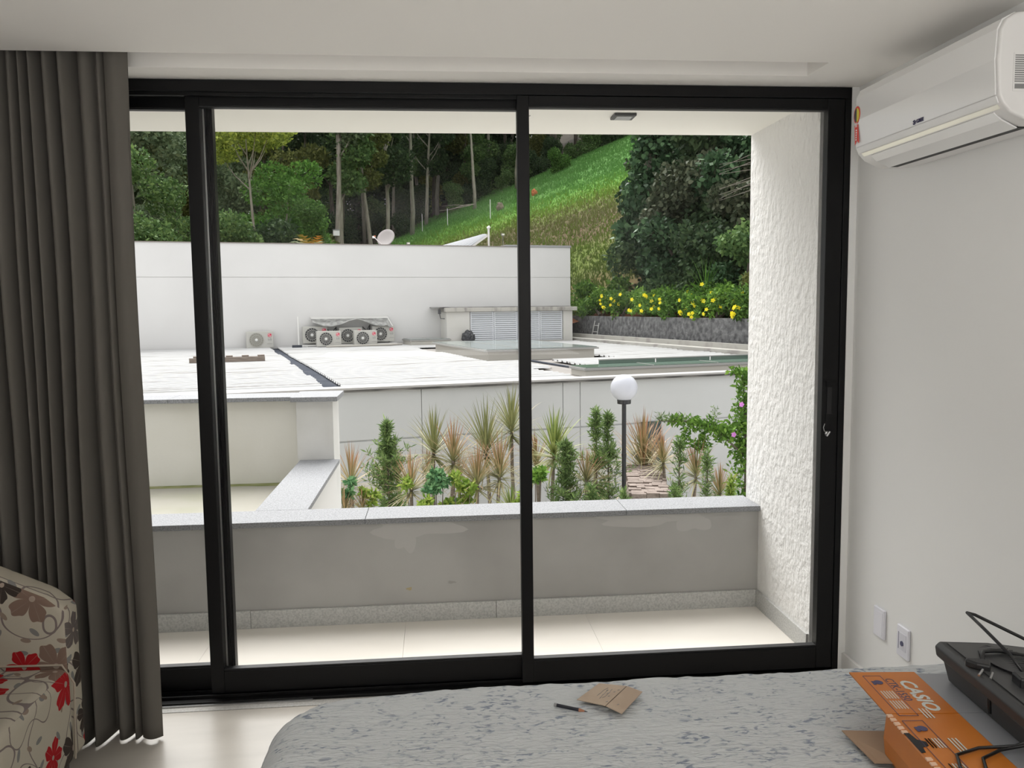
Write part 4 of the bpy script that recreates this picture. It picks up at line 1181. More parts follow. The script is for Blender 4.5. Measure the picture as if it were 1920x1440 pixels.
# ================================================================== GARDEN PLANTS IN FRONT OF THE FACADE
GZ = -2.0
M_cordA = mat('cordyline_leaf', (.2, .25, .08), .5, leaf=[(0, (.13, .16, .05)), (.3, (.20, .20, .07)), (.55, (.28, .22, .11)), (.8, (.34, .31, .16)), (1, (.40, .37, .22))], transl=.2, base=(.27, .29, .13))
M_cordB = mat('cordyline_leaf_red', (.3, .18, .1), .5, leaf=[(0, (.26, .20, .08)), (.25, (.36, .17, .10)), (.5, (.36, .22, .12)), (.75, (.36, .29, .15)), (1, (.40, .37, .21))], transl=.2, base=(.31, .31, .15))
M_cordC = mat('cordyline_leaf_green', (.3, .38, .1), .5, leaf=[(0, (.10, .16, .04)), (.3, (.24, .29, .08)), (.6, (.36, .38, .15)), (1, (.44, .44, .24))], transl=.2)
CM = {'a': [blade_mesh('rosette', 120, .50, .023, M_cordA, s_, .9, -.60, 1.52) for s_ in (1, 2, 3)],
      'b': [blade_mesh('rosette', 110, .49, .023, M_cordB, s_, .9, -.50, 1.52) for s_ in (4, 5, 6)],
      'c': [blade_mesh('rosette', 130, .52, .028, M_cordC, 7, 1.0, -.6, 1.50)]}
M_cstem = mat('cordyline_stem', (.17, .14, .11), .9, col2=(.24, .20, .17), nscale=20, stretch=(1, 1, 4))
cord = [(-0.97,9.00,-0.31,.39,'b','reddish spiky plant beside the terrace pillar, leftmost'),
(-0.08,9.80,-0.11,.47,'a','tall olive spiky plant left of centre in front of the vertical facade joint'),
(0.14,9.50,-0.17,.45,'b','spiky plant with pink-tinged tips right of the tall olive one'),
(0.54,9.90,-0.13,.57,'a','tall slim-stemmed green spiky plant, second from the centre mullion'),
(0.87,10.10,0.08,.50,'a','tallest spiky plant, just left of the centre mullion'),
(0.40,9.20,-0.39,.42,'b','shorter red-tipped spiky plant below the tall slim-stemmed one'),
(0.66,9.30,-0.32,.44,'b','shorter red-tipped spiky plant between the two tallest'),
(-0.33,9.00,-0.38,.38,'b','low yellowish spiky plant right of the dark green conifer shrub'),
(-0.70,10.20,-0.56,.36,'b','reddish spiky plant hidden behind the conifer shrub, left side'),
(-0.16,10.40,-0.52,.34,'b','small red spiky plant behind the leafy bushes'),
(0.22,10.20,-0.53,.36,'b','brownish spiky plant behind the leafy bushes, right of the pink-tipped one'),
(-0.84,8.80,-0.56,.24,'b','very small bright red spiky plant low beside the leftmost one'),
(-1.0,8.60,-0.55,.26,'b','small dull red spiky plant low against the terrace pillar'),
(-0.56,10.50,-0.50,.32,'b','orange spiky plant just behind the conifer shrub, right side'),
(1.32,9.60,-0.14,.48,'c','yellow-green variegated spiky plant just right of the centre mullion'),
(1.63,9.20,-0.40,.36,'b','small orange-tinged spiky plant between two conifer shrubs'),
(2.74,11.00,-0.60,.70,'b','large coppery spiky plant right of the lamp pole, before the dark window'),
(2.79,10.20,-0.39,.38,'b','medium orange-tipped spiky plant right of the large coppery one'),
(3.03,9.60,-0.45,.40,'b','pink-streaked spiky plant under the arching vine'),
(3.18,9.20,-0.60,.34,'b','low reddish spiky plant near the balcony wall edge'),
(1.19,10.30,-0.41,.42,'b','pinkish spiky plant half hidden by the centre mullion'),
(1.97,10.40,-0.51,.30,'b','faint orange spiky plant behind the twin-topped conifer shrub'),
(0.74,8.80,-0.62,.26,'c','small yellow-green spiky tuft low by the centre mullion')]
rc = random.Random(9)
for i, (x, y, z, L_, kd, lb) in enumerate(cord):
    t_ = thing('cordyline', 'cordyline: ' + lb, 'plant', (x + .02, y, GZ), rc.uniform(0, 6), 'spiky cordylines in the garden bed')
    h = z - GZ
    lx, ly = rc.uniform(-.06, .06), rc.uniform(-.06, .06)
    obj('stem', G().tube([(lx * 2, ly * 2, 0), (lx * 1.6, ly, h * .35), (lx * .6, 0, h * .75), (0, 0, h)], [.035, .026, .022, .018], 7), M_cstem, t_)
    me = CM[kd][i % len(CM[kd])]
    f = rep('leaf_rosette', me, t_, (0, 0, h), scale=(L_ / .43,) * 3); f['kind'] = 'stuff'
    if i in (16,):
        f2 = rep('leaf_rosette', CM['b'][0], t_, (.02, 0, h - .22), rz=1, scale=(1.1,) * 3); f2['kind'] = 'stuff'
        f3 = rep('leaf_rosette', CM['b'][1], t_, (0.0, .02, h + .25), rz=2, scale=(1.0,) * 3); f3['kind'] = 'stuff'
LM['podo'] = leafmat('leaf_podocarpus', (.08, .14, .05), (.15, .225, .08), (.25, .35, .12), .4, .1)
LM['light'] = leafmat('leaf_lightgreen', (.14, .24, .04), (.25, .36, .07), (.38, .46, .10), .25, .1)
LM['blue'] = leafmat('leaf_bluegreen', (.06, .16, .07), (.12, .25, .11), (.2, .36, .16), .2, .1)
def conifer(label, x, y, ztop, wid, seed, lm_='podo', n=1500, base=-1.3, ls=.075, tops=1, dens=1):
    t_ = thing('conifer_shrub', label, 'shrub', (x, y, GZ), 0, 'upright needle-leaved shrubs in the garden bed')
    r = np.random.default_rng(seed); H = ztop - GZ
    obj('stem', G().tube([(0, 0, 0), (.01, 0, H * .5), (0, 0, H * .97)], [.02, .014, .004], 6), M_barkd, t_)
    pts = []; q0 = (base - GZ) / H
    # short upward twigs bearing narrow leaves
    tw = G()
    for i in range(int(70 * dens)):
        q = q0 + (1 - q0) * r.random() ** .8; a = r.random() * 2 * PI
        wr = wid * min(1, (1 - q) * H / 1.15) ** .85 * (.35 + .9 * r.random()) * (1.1 + .45 * math.sin(q * 17 + seed) + .3 * math.sin(a * 2 + q * 9))
        p0 = np.array([0, 0, q * H - .04]); p1 = np.array([math.cos(a) * wr, math.sin(a) * wr, q * H + wr * .5])
        tw.tube([p0, p1], [.004, .002], 3, cap=False)
        for k in range(n // 130):
            t0 = r.random() ** .6
            pts.append(p0 + (p1 - p0) * t0 + r.normal(size=3) * .008)
    for k in range(60): pts.append(np.array([0, 0, H * (.86 + .14 * r.random())]) + r.normal(size=3) * .012)
    obj('twigs', tw, M_barkd, t_, kind='stuff')
    me = leafmesh('needles', [(*leaves(pts, ls, .16, seed, up=.9), 0)], [LM[lm_]])
    obj('foliage', me, None, t_, kind='stuff')
    return t_
conifer('slim dark green conifer shrub with a narrow top, left of centre', -.58, 9.4, .26, .34, 1, n=4200, dens=1.6, ls=.085)
conifer('upright conifer shrub left twin with a pale new tip, left of the lamp pole', 1.80, 9.4, .36, .25, 2, n=3000, dens=1.3)
conifer('upright conifer shrub right twin, next to the lamp pole', 1.96, 9.5, .30, .24, 3, n=3000, dens=1.3)
conifer('dense conifer shrub growing up through the yellow-green spiky plant', 1.40, 9.1, .05, .34, 4, n=4200, dens=1.5)
conifer('thin sparse conifer shrub right of the stone block', 2.66, 9.0, .04, .22, 5, n=1500)
conifer('thin wispy conifer shrub under the arching vine', 2.92, 8.8, -.05, .20, 6, n=1500)
conifer('low conifer shrub left of the lamp pole foot', 1.62, 8.7, -.35, .22, 7, n=2000, base=-1.6)
conifer('low feathery conifer shrub at the foot of the small orange-tinged plant', 1.95, 8.6, -.42, .22, 8, n=2000, base=-1.6)
conifer('pale feathery shrub low before the balcony wall edge', 3.15, 8.7, -.3, .26, 9, 'light', n=1800, base=-1.6)
conifer('feathery green shrub between the stone block and the pink-streaked plant', 2.50, 8.6, -.40, .24, 10, n=1800, base=-1.6)
def leafy(label, x, y, z, rad, n, ls, lm_, seed, nb=6, sz=.3):
    B = bl(random.Random(seed), nb, 0, 0, 0, rad, rad * .5, sz, rad * .42)
    t_ = thing('leafy_bush', label, 'shrub', (x, y, z), 0, 'leafy bushes in the garden bed')
    pts = blob_points(B, n, seed, .2)
    obj('foliage', leafmesh('bush_foliage', [(*leaves(pts, ls, .45, seed, up=.3, hang=.1), 0)], [LM[lm_]]), None, t_, kind='stuff')
    for b_ in B[:5]:
        obj('stem', G().tube([(b_[0] * .2, b_[1] * .2, GZ - z), (b_[0] * .6, b_[1] * .6, b_[2] - .5), (b_[0], b_[1], b_[2])], [.012, .009, .004], 5), M_barkd, t_)
leafy('light green bush left of centre with slender upright stems', -.23, 8.8, -.48, .17, 700, .07, 'light', 1)
leafy('blue-green round-leaved bush in the middle of the bed', -.02, 8.9, -.38, .17, 1000, .062, 'blue', 2)
leafy('light green leafy bush right of the blue-green bush', .22, 9.0, -.50, .17, 650, .07, 'light', 3)
leafy('blue-green bush tucked beside the terrace pillar', -1.0, 8.7, -.32, .09, 450, .062, 'blue', 4, 4, .12)
leafy('bright green tuft left of the conifer shrub', -.72, 8.8, -.52, .10, 350, .06, 'light', 5, 5, .16)
leafy('bright green leafy sprig just right of the centre mullion', 1.02, 8.7, -.25, .09, 320, .07, 'fresh', 6, 4, .1)
leafy('bright green low bush left of the centre mullion', .86, 8.7, -.58, .10, 350, .06, 'light', 7, 4, .14)
leafy('yellow-green low bush at the foot of the pink-streaked spiky plant', 3.0, 8.6, -.62, .16, 420, .06, 'light', 8, 5, .16)
# vine on a shrub at the right with an arching branch and pink flowers
vn = thing('climbing_vine', 'tall twining vine against the balcony wall edge with pink flowers and an arching arm', 'vine', (3.72, 9.8, GZ), 0)
B = [(0, 0, 2.62, .14, .14, .16), (.02, 0, 2.35, .18, .14, .2), (-.05, 0, 2.05, .2, .16, .2), (0, 0, 1.8, .2, .16, .2), (-.12, -.05, 2.75, .10, .1, .06), (-.3, -.1, 2.0, .18, .12, .13), (-.5, -.15, 2.1, .16, .12, .1), (-.72, -.2, 2.16, .14, .1, .09), (-.92, -.2, 2.2, .09, .08, .05), (-.6, -.15, 1.9, .12, .1, .12), (-.82, -.2, 1.98, .07, .07, .14), (0, 0, 1.5, .2, .16, .22), (.03, 0, 1.2, .2, .16, .25)]
obj('foliage', leafmesh('vine_foliage', [(*leaves(blob_points(B[:11], 2900, 5, .1), .062, .45, 5, up=.2, hang=.2), 0), (*leaves(blob_points(B[11:], 420, 6, .2), .075, .35, 6, up=.5), 0)], [LM['fresh']]), None, vn, kind='stuff')
obj('stem', G().tube([(.05, 0, 0), (.02, 0, 1.2), (0, 0, 2.2), (-.05, 0, 2.75)], [.03, .022, .015, .005], 6), M_barkd, vn)
obj('arching_arm', G().tube([(0, 0, 1.7), (-.35, -.1, 2.0), (-.75, -.18, 2.17), (-1.12, -.25, 2.19), (-1.2, -.26, 2.26)], [.014, .012, .009, .005, .002], 6), M_barkd, vn)
obj('dark_spray', leafmesh('spray', [(*leaves(blob_points([(-.95, -.22, 2.2, .26, .05, .05), (-1.12, -.25, 2.24, .05, .03, .06), (-.42, -.1, 2.22, .05, .03, .12)], 260, 9, .1), .06, .18, 9, up=.4), 0)], [LM['podo']]), None, vn, kind='stuff')
M_pink = mat('pink_petal', (.62, .22, .62), .5, transl=.2)
for (x_, z_) in ((-.13, 2.36), (-.22, 2.0)):
    g_ = G()
    for k in range(5):
        a = 2 * PI * k / 5; c, s_ = math.cos(a), math.sin(a)
        g_.add([(0, 0, 0), (c * .02 - s_ * .016, -.01, s_ * .02 + c * .016), (c * .036, -.008, s_ * .036), (c * .02 + s_ * .016, -.01, s_ * .02 - c * .016)], [(0, 1, 2, 3)])
    obj('pink_flower', g_, M_pink, vn, loc=(x_, -.2, z_))
# stone block wall end right of the lamp pole
M_trav = mat('rough_pink_travertine', (.30, .245, .215), .9, col2=(.17, .13, .11), nscale=9, ndetail=10, npos=(.5, .7), bump=.8, bscale=22, bdist=.03, stretch=(1, 2.5, 2))
st = thing('stone_block', 'rough pinkish stone-clad wall end right of the lamp pole', 'stone block', (2.42, 9.24, GZ), R(-11))
obj('block_core', G().box(-.26, .20, .02, 1.9, 0, 1.33), M_trav, st)
k = 0
for j in range(24):
    rs_ = random.Random(j)
    xa = -.27 + rs_.uniform(0, .04)
    while xa < .20:
        xb = min(xa + rs_.uniform(.09, .2), .22 + rs_.uniform(-.02, .01))
        if xb - xa > .04:
            obj('stone', G().box(xa + .002, xb - .002, j * .076 + .002, j * .076 + .074, 1.332, 1.385 + rs_.uniform(0, .022)), M_trav, st)
        xa = max(xb, xa + .05)
# globe lamp
gl = thing('globe_lamp', 'white globe lamp on a slim black pole in the garden', 'lamp', (2.06, 9.1, GZ))
M_globe = mat('opal_globe', (.60, .61, .66), .3, spec=.4, transl=.2)
prof = [(.001, -.15)] + [(.15 * math.sin(PI * i / 24), -.15 * math.cos(PI * i / 24)) for i in range(1, 24)] + [(.001, .15)]
obj('globe', G().lathe(prof, 40, M=Matrix.Translation((0, 0, 2.637))), M_globe, gl, smooth=True)
M_pole = mat('black_paint', (.012, .012, .014), .35)
obj('collar', G().lathe([(.045, 2.455), (.075, 2.46), (.078, 2.505), (.06, 2.515)], 28), M_pole, gl, bevel=.002)
obj('pole', G().lathe([(.024, 0), (.024, 1.42), (.024, 2.46)], 20), M_pole, gl, smooth=False)
obj('pole_joint', G().lathe([(.027, 1.86), (.027, 1.90)], 20), M_pole, gl)
obj('base', G().lathe([(.09, 0), (.09, .02), (.03, .05)], 20), M_pole, gl)

# ================================================================== INDOOR THINGS
# ---- curtain
M_cur = mat('taupe_curtain_fabric', (.135, .125, .112), .95, bump=.15, bscale=900, bdist=.001, spec=.1, transl=.06)
def curtain_path():
    pts = []; x = -2.38; rr = random.Random(12); ph = 0
    n = 640
    for i in range(n + 1):
        q = i / n; xx = -2.38 + 1.355 * q
        if xx < -1.105:
            ph += (2 * PI) * (1.355 / n) / (.050 + .014 * math.sin(q * 31) + .006 * math.sin(q * 73))
            amp = .050 * (.8 + .3 * math.sin(q * 17 + 1) + .2 * math.sin(q * 61))
            cs = (1 + math.cos(ph)) / 2
            pts.append([xx, 3.035 - amp * (2 * cs ** .42 - 1), ph])
        else:
            s_ = (xx + 1.105) / .08
            pts.append([xx, 3.02 - .030 * math.sin(min(1, s_) * PI * .9) + .015 * s_, ph])
    return pts
cp = curtain_path()
cu = G(); NZ = 44
for j in range(NZ + 1):
    q = j / NZ; z = .010 + (2.50 - .010) * q
    for i, (x, y, ph) in enumerate(cp):
        k_ = .8 + .35 * (1 - q) + .12 * math.sin(q * 5 + x * 9)
        yy = 3.035 + (y - 3.035) * k_ + .008 * noise.noise((x * 6, q * 3, 0))
        xx = x + .012 * noise.noise((x * 4, q * 2.2, 5)) + (.012 * (1 - q) if x > -1.2 else 0) - .02 * (1 - q) * (x > -1.03)
        cu.v.append((xx, min(yy, 3.105), z + (.006 * noise.noise((x * 8, 0, 9)) if j == 0 else 0)))
n1_ = len(cp)
for j in range(NZ):
    for i in range(n1_ - 1):
        a_ = j * n1_ + i; cu.f.append((a_, a_ + 1, a_ + n1_ + 1, a_ + n1_)); cu.m.append(0)
cur = thing('curtain', 'long taupe pleated curtain drawn to the left of the sliding door', 'curtain', (0, 0, 0))
co = obj('curtain_panel', cu, M_cur, cur, smooth=True); co.modifiers.new('t', 'SOLIDIFY').thickness = .003
obj('curtain_track', G().box(-2.44, 1.39, 3.02, 3.05, 2.545, 2.561), M_white, cur)

# ---- armchair with a flower print
def floral():
    m = bpy.data.materials.new('floral_fabric'); m.use_nodes = True
    t = m.node_tree; b = t.nodes['Principled BSDF']; L = t.links.new
    b.inputs['Roughness'].default_value = .95; b.inputs['Specular IOR Level'].default_value = .1
    uvn = t.nodes.new('ShaderNodeUVMap')
    def math_(op, a, b_=None):
        n_ = t.nodes.new('ShaderNodeMath'); n_.operation = op
        for i, x_ in enumerate((a, b_)):
            if x_ is None: continue
            if isinstance(x_, (int, float)): n_.inputs[i].default_value = x_
            else: L(x_, n_.inputs[i])
        return n_.outputs[0]
    def vec(op, a, b_):
        n_ = t.nodes.new('ShaderNodeVectorMath'); n_.operation = op
        L(a, n_.inputs[0])
        if hasattr(b_, 'links'): L(b_, n_.inputs[1])
        else: n_.inputs[1].default_value = b_
        return n_.outputs[0]
    col = None
    base = (.37, .335, .275, 1)
    def voro(scale, rnd, off):
        mp = t.nodes.new('ShaderNodeMapping'); mp.inputs['Location'].default_value = off
        L(uvn.outputs[0], mp.inputs[0])
        v_ = t.nodes.new('ShaderNodeTexVoronoi'); v_.voronoi_dimensions = '2D'; v_.inputs['Scale'].default_value = scale; v_.inputs['Randomness'].default_value = rnd
        L(mp.outputs[0], v_.inputs['Vector'])
        sub = vec('SUBTRACT', mp.outputs[0], v_.outputs['Position'])
        s_ = t.nodes.new('ShaderNodeSeparateXYZ'); L(sub, s_.inputs[0])
        c_ = t.nodes.new('ShaderNodeSeparateColor'); L(v_.outputs['Color'], c_.inputs[0])
        return s_.outputs['X'], s_.outputs['Y'], c_
    def mixc(fac, a, b_):
        n_ = t.nodes.new('ShaderNodeMixRGB'); L(fac, n_.inputs[0])
        for i, x_ in ((1, a), (2, b_)):
            if isinstance(x_, tuple): n_.inputs[i].default_value = x_
            else: L(x_, n_.inputs[i])
        return n_.outputs[0]
    # vines: contour lines of a slow noise
    nz = t.nodes.new('ShaderNodeTexNoise'); nz.inputs['Scale'].default_value = 5.5; nz.inputs['Detail'].default_value = 0; L(uvn.outputs[0], nz.inputs['Vector'])
    band = math_('ABSOLUTE', math_('SUBTRACT', nz.outputs[0], .5))
    vine = math_('LESS_THAN', band, .008)
    nz2 = t.nodes.new('ShaderNodeTexNoise'); nz2.inputs['Scale'].default_value = 6.5; nz2.inputs['Detail'].default_value = 0
    mp2 = t.nodes.new('ShaderNodeMapping'); mp2.inputs['Location'].default_value = (3, 7, 0); L(uvn.outputs[0], mp2.inputs[0]); L(mp2.outputs[0], nz2.inputs['Vector'])
    vine2 = math_('LESS_THAN', math_('ABSOLUTE', math_('SUBTRACT', nz2.outputs[0], .55)), .007)
    col = mixc(math_('MAXIMUM', vine, vine2), base, (.16, .13, .125, 1))
    # leaves: small ellipses
    for (sc, off, cc_) in ((11, (1.3, 2.2, 0), (.17, .165, .16, 1)), (9, (4.1, .2, 0), (.21, .16, .13, 1))):
        x_, y_, c_ = voro(sc, .9, off)
        ang = math_('MULTIPLY', c_.outputs[0], 6.283)
        ca, sa = math_('COSINE', ang), math_('SINE', ang)
        xr = math_('ADD', math_('MULTIPLY', x_, ca), math_('MULTIPLY', y_, sa)); yr = math_('SUBTRACT', math_('MULTIPLY', y_, ca), math_('MULTIPLY', x_, sa))
        d = math_('ADD', math_('MULTIPLY', math_('MULTIPLY', xr, xr), 1), math_('MULTIPLY', math_('MULTIPLY', yr, yr), 5))
        rad = .018 if sc == 11 else .016
        lf_ = math_('MULTIPLY', math_('LESS_THAN', d, rad * rad), math_('GREATER_THAN', c_.outputs[1], .35))
        col = mixc(lf_, col, cc_)
    # hibiscus: five petals
    for (sc, off, R0, thr) in ((4.3, (0, 0, 0), .078, .12), (4.4, (7.3, 3.1, 0), .058, .55)):
        x_, y_, c_ = voro(sc, .55, off)
        rr = math_('SQRT', math_('ADD', math_('MULTIPLY', x_, x_), math_('MULTIPLY', y_, y_)))
        th = math_('ADD', math_('ARCTAN2', y_, x_), math_('MULTIPLY', c_.outputs[0], 6.283))
        pet = math_('POWER', math_('ABSOLUTE', math_('COSINE', math_('MULTIPLY', th, 2.5))), .38)
        wob = math_('MULTIPLY', math_('SINE', math_('MULTIPLY', th, 15)), .04)
        lim = math_('MULTIPLY', math_('ADD', math_('ADD', math_('MULTIPLY', pet, .82), .18), wob), R0)
        fl_ = math_('MULTIPLY', math_('LESS_THAN', rr, lim), math_('GREATER_THAN', c_.outputs[2], thr))
        vein = math_('MULTIPLY', math_('LESS_THAN', math_('ABSOLUTE', math_('SINE', math_('MULTIPLY', th, 2.5))), .05), .35)
        cr_ = t.nodes.new('ShaderNodeValToRGB'); cr_.color_ramp.interpolation = 'CONSTANT'; L(c_.outputs[1], cr_.inputs[0])
        e = cr_.color_ramp.elements; e[0].color = (.30, .012, .015, 1); e[0].position = 0; e[1].position = .30; e[1].color = (.045, .035, .03, 1)
        x2 = e.new(.55); x2.color = (.17, .115, .09, 1); x3 = e.new(.78); x3.color = (.10, .085, .08, 1)
        fc = mixc(vein, cr_.outputs[0], (.25, .2, .17, 1))
        col = mixc(fl_, col, fc)
        cen = math_('MULTIPLY', math_('LESS_THAN', rr, R0 * .12), math_('GREATER_THAN', c_.outputs[2], thr))
        col = mixc(cen, col, (.3, .24, .2, 1))
    L(col, b.inputs['Base Color'])
    nb = t.nodes.new('ShaderNodeTexNoise'); nb.inputs['Scale'].default_value = 600; L(uvn.outputs[0], nb.inputs['Vector'])
    bp = t.nodes.new('ShaderNodeBump'); bp.inputs['Strength'].default_value = .15; bp.inputs['Distance'].default_value = .001
    L(nb.outputs[0], bp.inputs['Height']); L(bp.outputs[0], b.inputs['Normal'])
    return m
M_flor = floral()
def boxuv(o, off=(0, 0)):
    me = o.data
    ul = me.uv_layers.get('UVMap') or me.uv_layers.new(name='UVMap')
    for p in me.polygons:
        nn = p.normal
        ax = max(range(3), key=lambda i: abs(nn[i]))
        for li in p.loop_indices:
            c = me.vertices[me.loops[li].vertex_index].co
            uvc = (c.y, c.z) if ax == 0 else ((c.x, c.z) if ax == 1 else (c.x, c.y))
            ul.data[li].uv = (uvc[0] + off[0] + ax * 1.7, uvc[1] + off[1])
ch = thing('armchair', 'low armchair in cream fabric printed with red and brown hibiscus flowers, beside the curtain', 'armchair', (-1.18, 2.10, 0), 0)
# local frame: front plane x=0 (faces +x), y 0..0.67, back at x=-0.70
def rounded(name, g_, bev, off):
    o = obj(name, g_, M_flor, ch)
    bm = bmesh.new(); bm.from_mesh(o.data)
    if bev:
        ed = [e_ for e_ in bm.edges if e_.calc_face_angle(0) > R(35)]
        bmesh.ops.bevel(bm, geom=ed, offset=bev, segments=4, profile=.5, affect='EDGES')
    bm.to_mesh(o.data); bm.free()
    for p in o.data.polygons: p.use_smooth = True
    boxuv(o, off)
    return o
def arm(y0, y1):
    return G().poly([(0, y0, .12), (0, y0, .615), (-.06, y0, .665), (-.22, y0, .74), (-.45, y0, .85), (-.70, y0, .88), (-.70, y0, .12)], (0, y1 - y0, 0))
rounded('arm', arm(.57, .67), .022, (.31, .12))
rounded('arm', arm(0, .10), .022, (.9, .4))
rounded('seat', G().box(-.62, .012, .102, .568, .125, .44), .035, (.05, .33))
rounded('backrest', G().box(-.70, -.52, .102, .568, .12, .90), .04, (.5, .1))
obj('seam_piping', G().tube([(.004, .569, .13), (.014, .569, .38), (-.02, .569, .44), (-.3, .569, .446), (-.5, .569, .446)], .0035, 6), mat('piping', (.35, .30, .24), .9), ch)
for (x_, y_) in ((-.06, .61), (-.06, .06), (-.64, .61), (-.64, .06)):
    obj('leg', G().lathe([(.018, 0), (.026, .12)], 14, M=Matrix.Translation((x_, y_, 0))), mat('dark_wood_leg', (.02, .013, .01), .4), ch)

# ---- bed
bed = thing('bed', 'bed covered with a pale blue-grey quilted bedspread', 'bed', (0, 0, 0))
def quiltmat():
    m = bpy.data.materials.new('quilted_bedspread'); m.use_nodes = True
    t = m.node_tree; b = t.nodes['Principled BSDF']; L = t.links.new
    b.inputs['Roughness'].default_value = .9; b.inputs['Specular IOR Level'].default_value = .15
    tcn = t.nodes.new('ShaderNodeTexCoord')
    def nz(scale, det, st, dist=0):
        mp = t.nodes.new('ShaderNodeMapping'); mp.inputs['Scale'].default_value = st; L(tcn.outputs['Object'], mp.inputs[0])
        n_ = t.nodes.new('ShaderNodeTexNoise'); n_.inputs['Scale'].default_value = scale; n_.inputs['Detail'].default_value = det; n_.inputs['Distortion'].default_value = dist
        L(mp.outputs[0], n_.inputs['Vector']); return n_.outputs[0]
    n_big = nz(9, 3, (1, 1, 1), 1.5); n_st = nz(45, 4, (1, 2.4, 1), .6)
    r1 = t.nodes.new('ShaderNodeValToRGB'); L(n_st, r1.inputs[0]); r1.color_ramp.elements[0].position = .52; r1.color_ramp.elements[1].position = .62
    r2_ = t.nodes.new('ShaderNodeValToRGB'); L(n_big, r2_.inputs[0]); r2_.color_ramp.elements[0].position = .42; r2_.color_ramp.elements[1].position = .60
    mu = t.nodes.new('ShaderNodeMath'); mu.operation = 'MULTIPLY'; L(r1.outputs[0], mu.inputs[0]); L(r2_.outputs[0], mu.inputs[1])
    mx = t.nodes.new('ShaderNodeMixRGB'); L(mu.outputs[0], mx.inputs[0]); mx.inputs[1].default_value = (.46, .475, .48, 1); mx.inputs[2].default_value = (.19, .215, .26, 1)
    L(mx.outputs[0], b.inputs['Base Color'])
    h1 = nz(60, 3, (.5, 2.2, 1), .5)
    bp = t.nodes.new('ShaderNodeBump'); bp.inputs['Strength'].default_value = .7; bp.inputs['Distance'].default_value = .012
    L(h1, bp.inputs['Height']); L(bp.outputs[0], b.inputs['Normal'])
    return m
M_quilt = quiltmat()
bx0, bx1, by0, by1, bz = -.415, 1.672, .38, 2.055, .60
q = G(); NX, NY = 330, 260; rad = .10; CR = .17; radb = .045
xs_ = np.linspace(bx0 - .0, bx1, NX + 1); ys_ = np.linspace(by0, by1, NY + 1)
for j in range(NY + 1):
    for i in range(NX + 1):
        x, y = xs_[i], ys_[j]
        # rounded plan corners: pull the grid inside a rounded rectangle
        cx = min(max(x, bx0 + CR), bx1 - .02); cy = min(max(y, by0 + CR), by1 - CR)
        dx, dy = x - cx, y - cy
        ax, ay = abs(dx) / CR if dx < 0 else abs(dx) / .02, abs(dy) / CR
        m_ = max(ax, ay); ln = math.hypot(ax, ay)
        if m_ > 1e-6 and ax > 0 and ay > 0:
            s_ = m_ / ln; x2, y2 = cx + dx * s_, cy + dy * s_; d = (1 - m_)
        else:
            x2, y2 = x, y; d = 1 - m_
        e = d * CR
        z = bz
        wb = min(1, max(0, (x2 - (bx0 + .05)) / .35)) if dy > 0 else 0
        rd = rad * (1 - wb) + radb * wb
        if e < rd: z = bz - rd + math.sqrt(max(0, rd * rd - (rd - e) ** 2))
        w_ = .0035 * noise.noise((x2 * 28, y2 * 85, 0)) + .004 * noise.noise((x2 * 9, y2 * 22, 3)) + .004 * noise.noise((x2 * 3, y2 * 3, 7))
        q.v.append((x2, y2, z + w_))
for j in range(NY):
    for i in range(NX):
        a_ = j * (NX + 1) + i; q.f.append((a_, a_ + 1, a_ + NX + 2, a_ + NX + 1)); q.m.append(0)
# skirt of the spread down to near the floor
ring = [j * (NX + 1) for j in range(NY, -1, -1)] + list(range(0, NX + 1)) + [j * (NX + 1) + NX for j in range(1, NY + 1)] + [NY * (NX + 1) + i for i in range(NX - 1, -1, -1)]
ring = ring[:-1] if ring[0] == ring[-1] else ring
o0 = len(q.v)
for lev, zz_ in enumerate((.38, .10)):
    for k_, idx in enumerate(ring):
        v0_ = q.v[idx]; w_ = .006 * math.sin(k_ * .09) * (lev + 1)
        q.v.append((v0_[0] + (w_ - .004 if v0_[0] < .5 else 0), v0_[1] + (w_ if v0_[1] < 1.9 else -abs(w_) * .3), zz_))
nr = len(ring)
for k_ in range(nr):
    k2 = (k_ + 1) % nr
    q.f.append((ring[k_], ring[k2], o0 + k2, o0 + k_)); q.m.append(0)
    q.f.append((o0 + k_, o0 + k2, o0 + nr + k2, o0 + nr + k_)); q.m.append(0)
obj('bedspread', q, M_quilt, bed, smooth=True)
obj('mattress', G().box(bx0 + .07, bx1 - .03, by0 + .07, by1 - .07, .30, .54), mat('mattress_white', (.6, .6, .58), .9), bed, bevel=.03)
obj('bed_base', G().box(bx0 + .08, bx1 - .03, by0 + .08, by1 - .08, .06, .298), mat('bed_base', (.10, .08, .07), .7), bed)
for (x_, y_) in ((bx0 + .15, by0 + .15), (bx0 + .15, by1 - .15), (bx1 - .12, by0 + .15), (bx1 - .12, by1 - .15)):
    obj('leg', G().box(x_ - .03, x_ + .03, y_ - .03, y_ + .03, 0, .06), MATS['bed_base'], bed)
ZB = .605
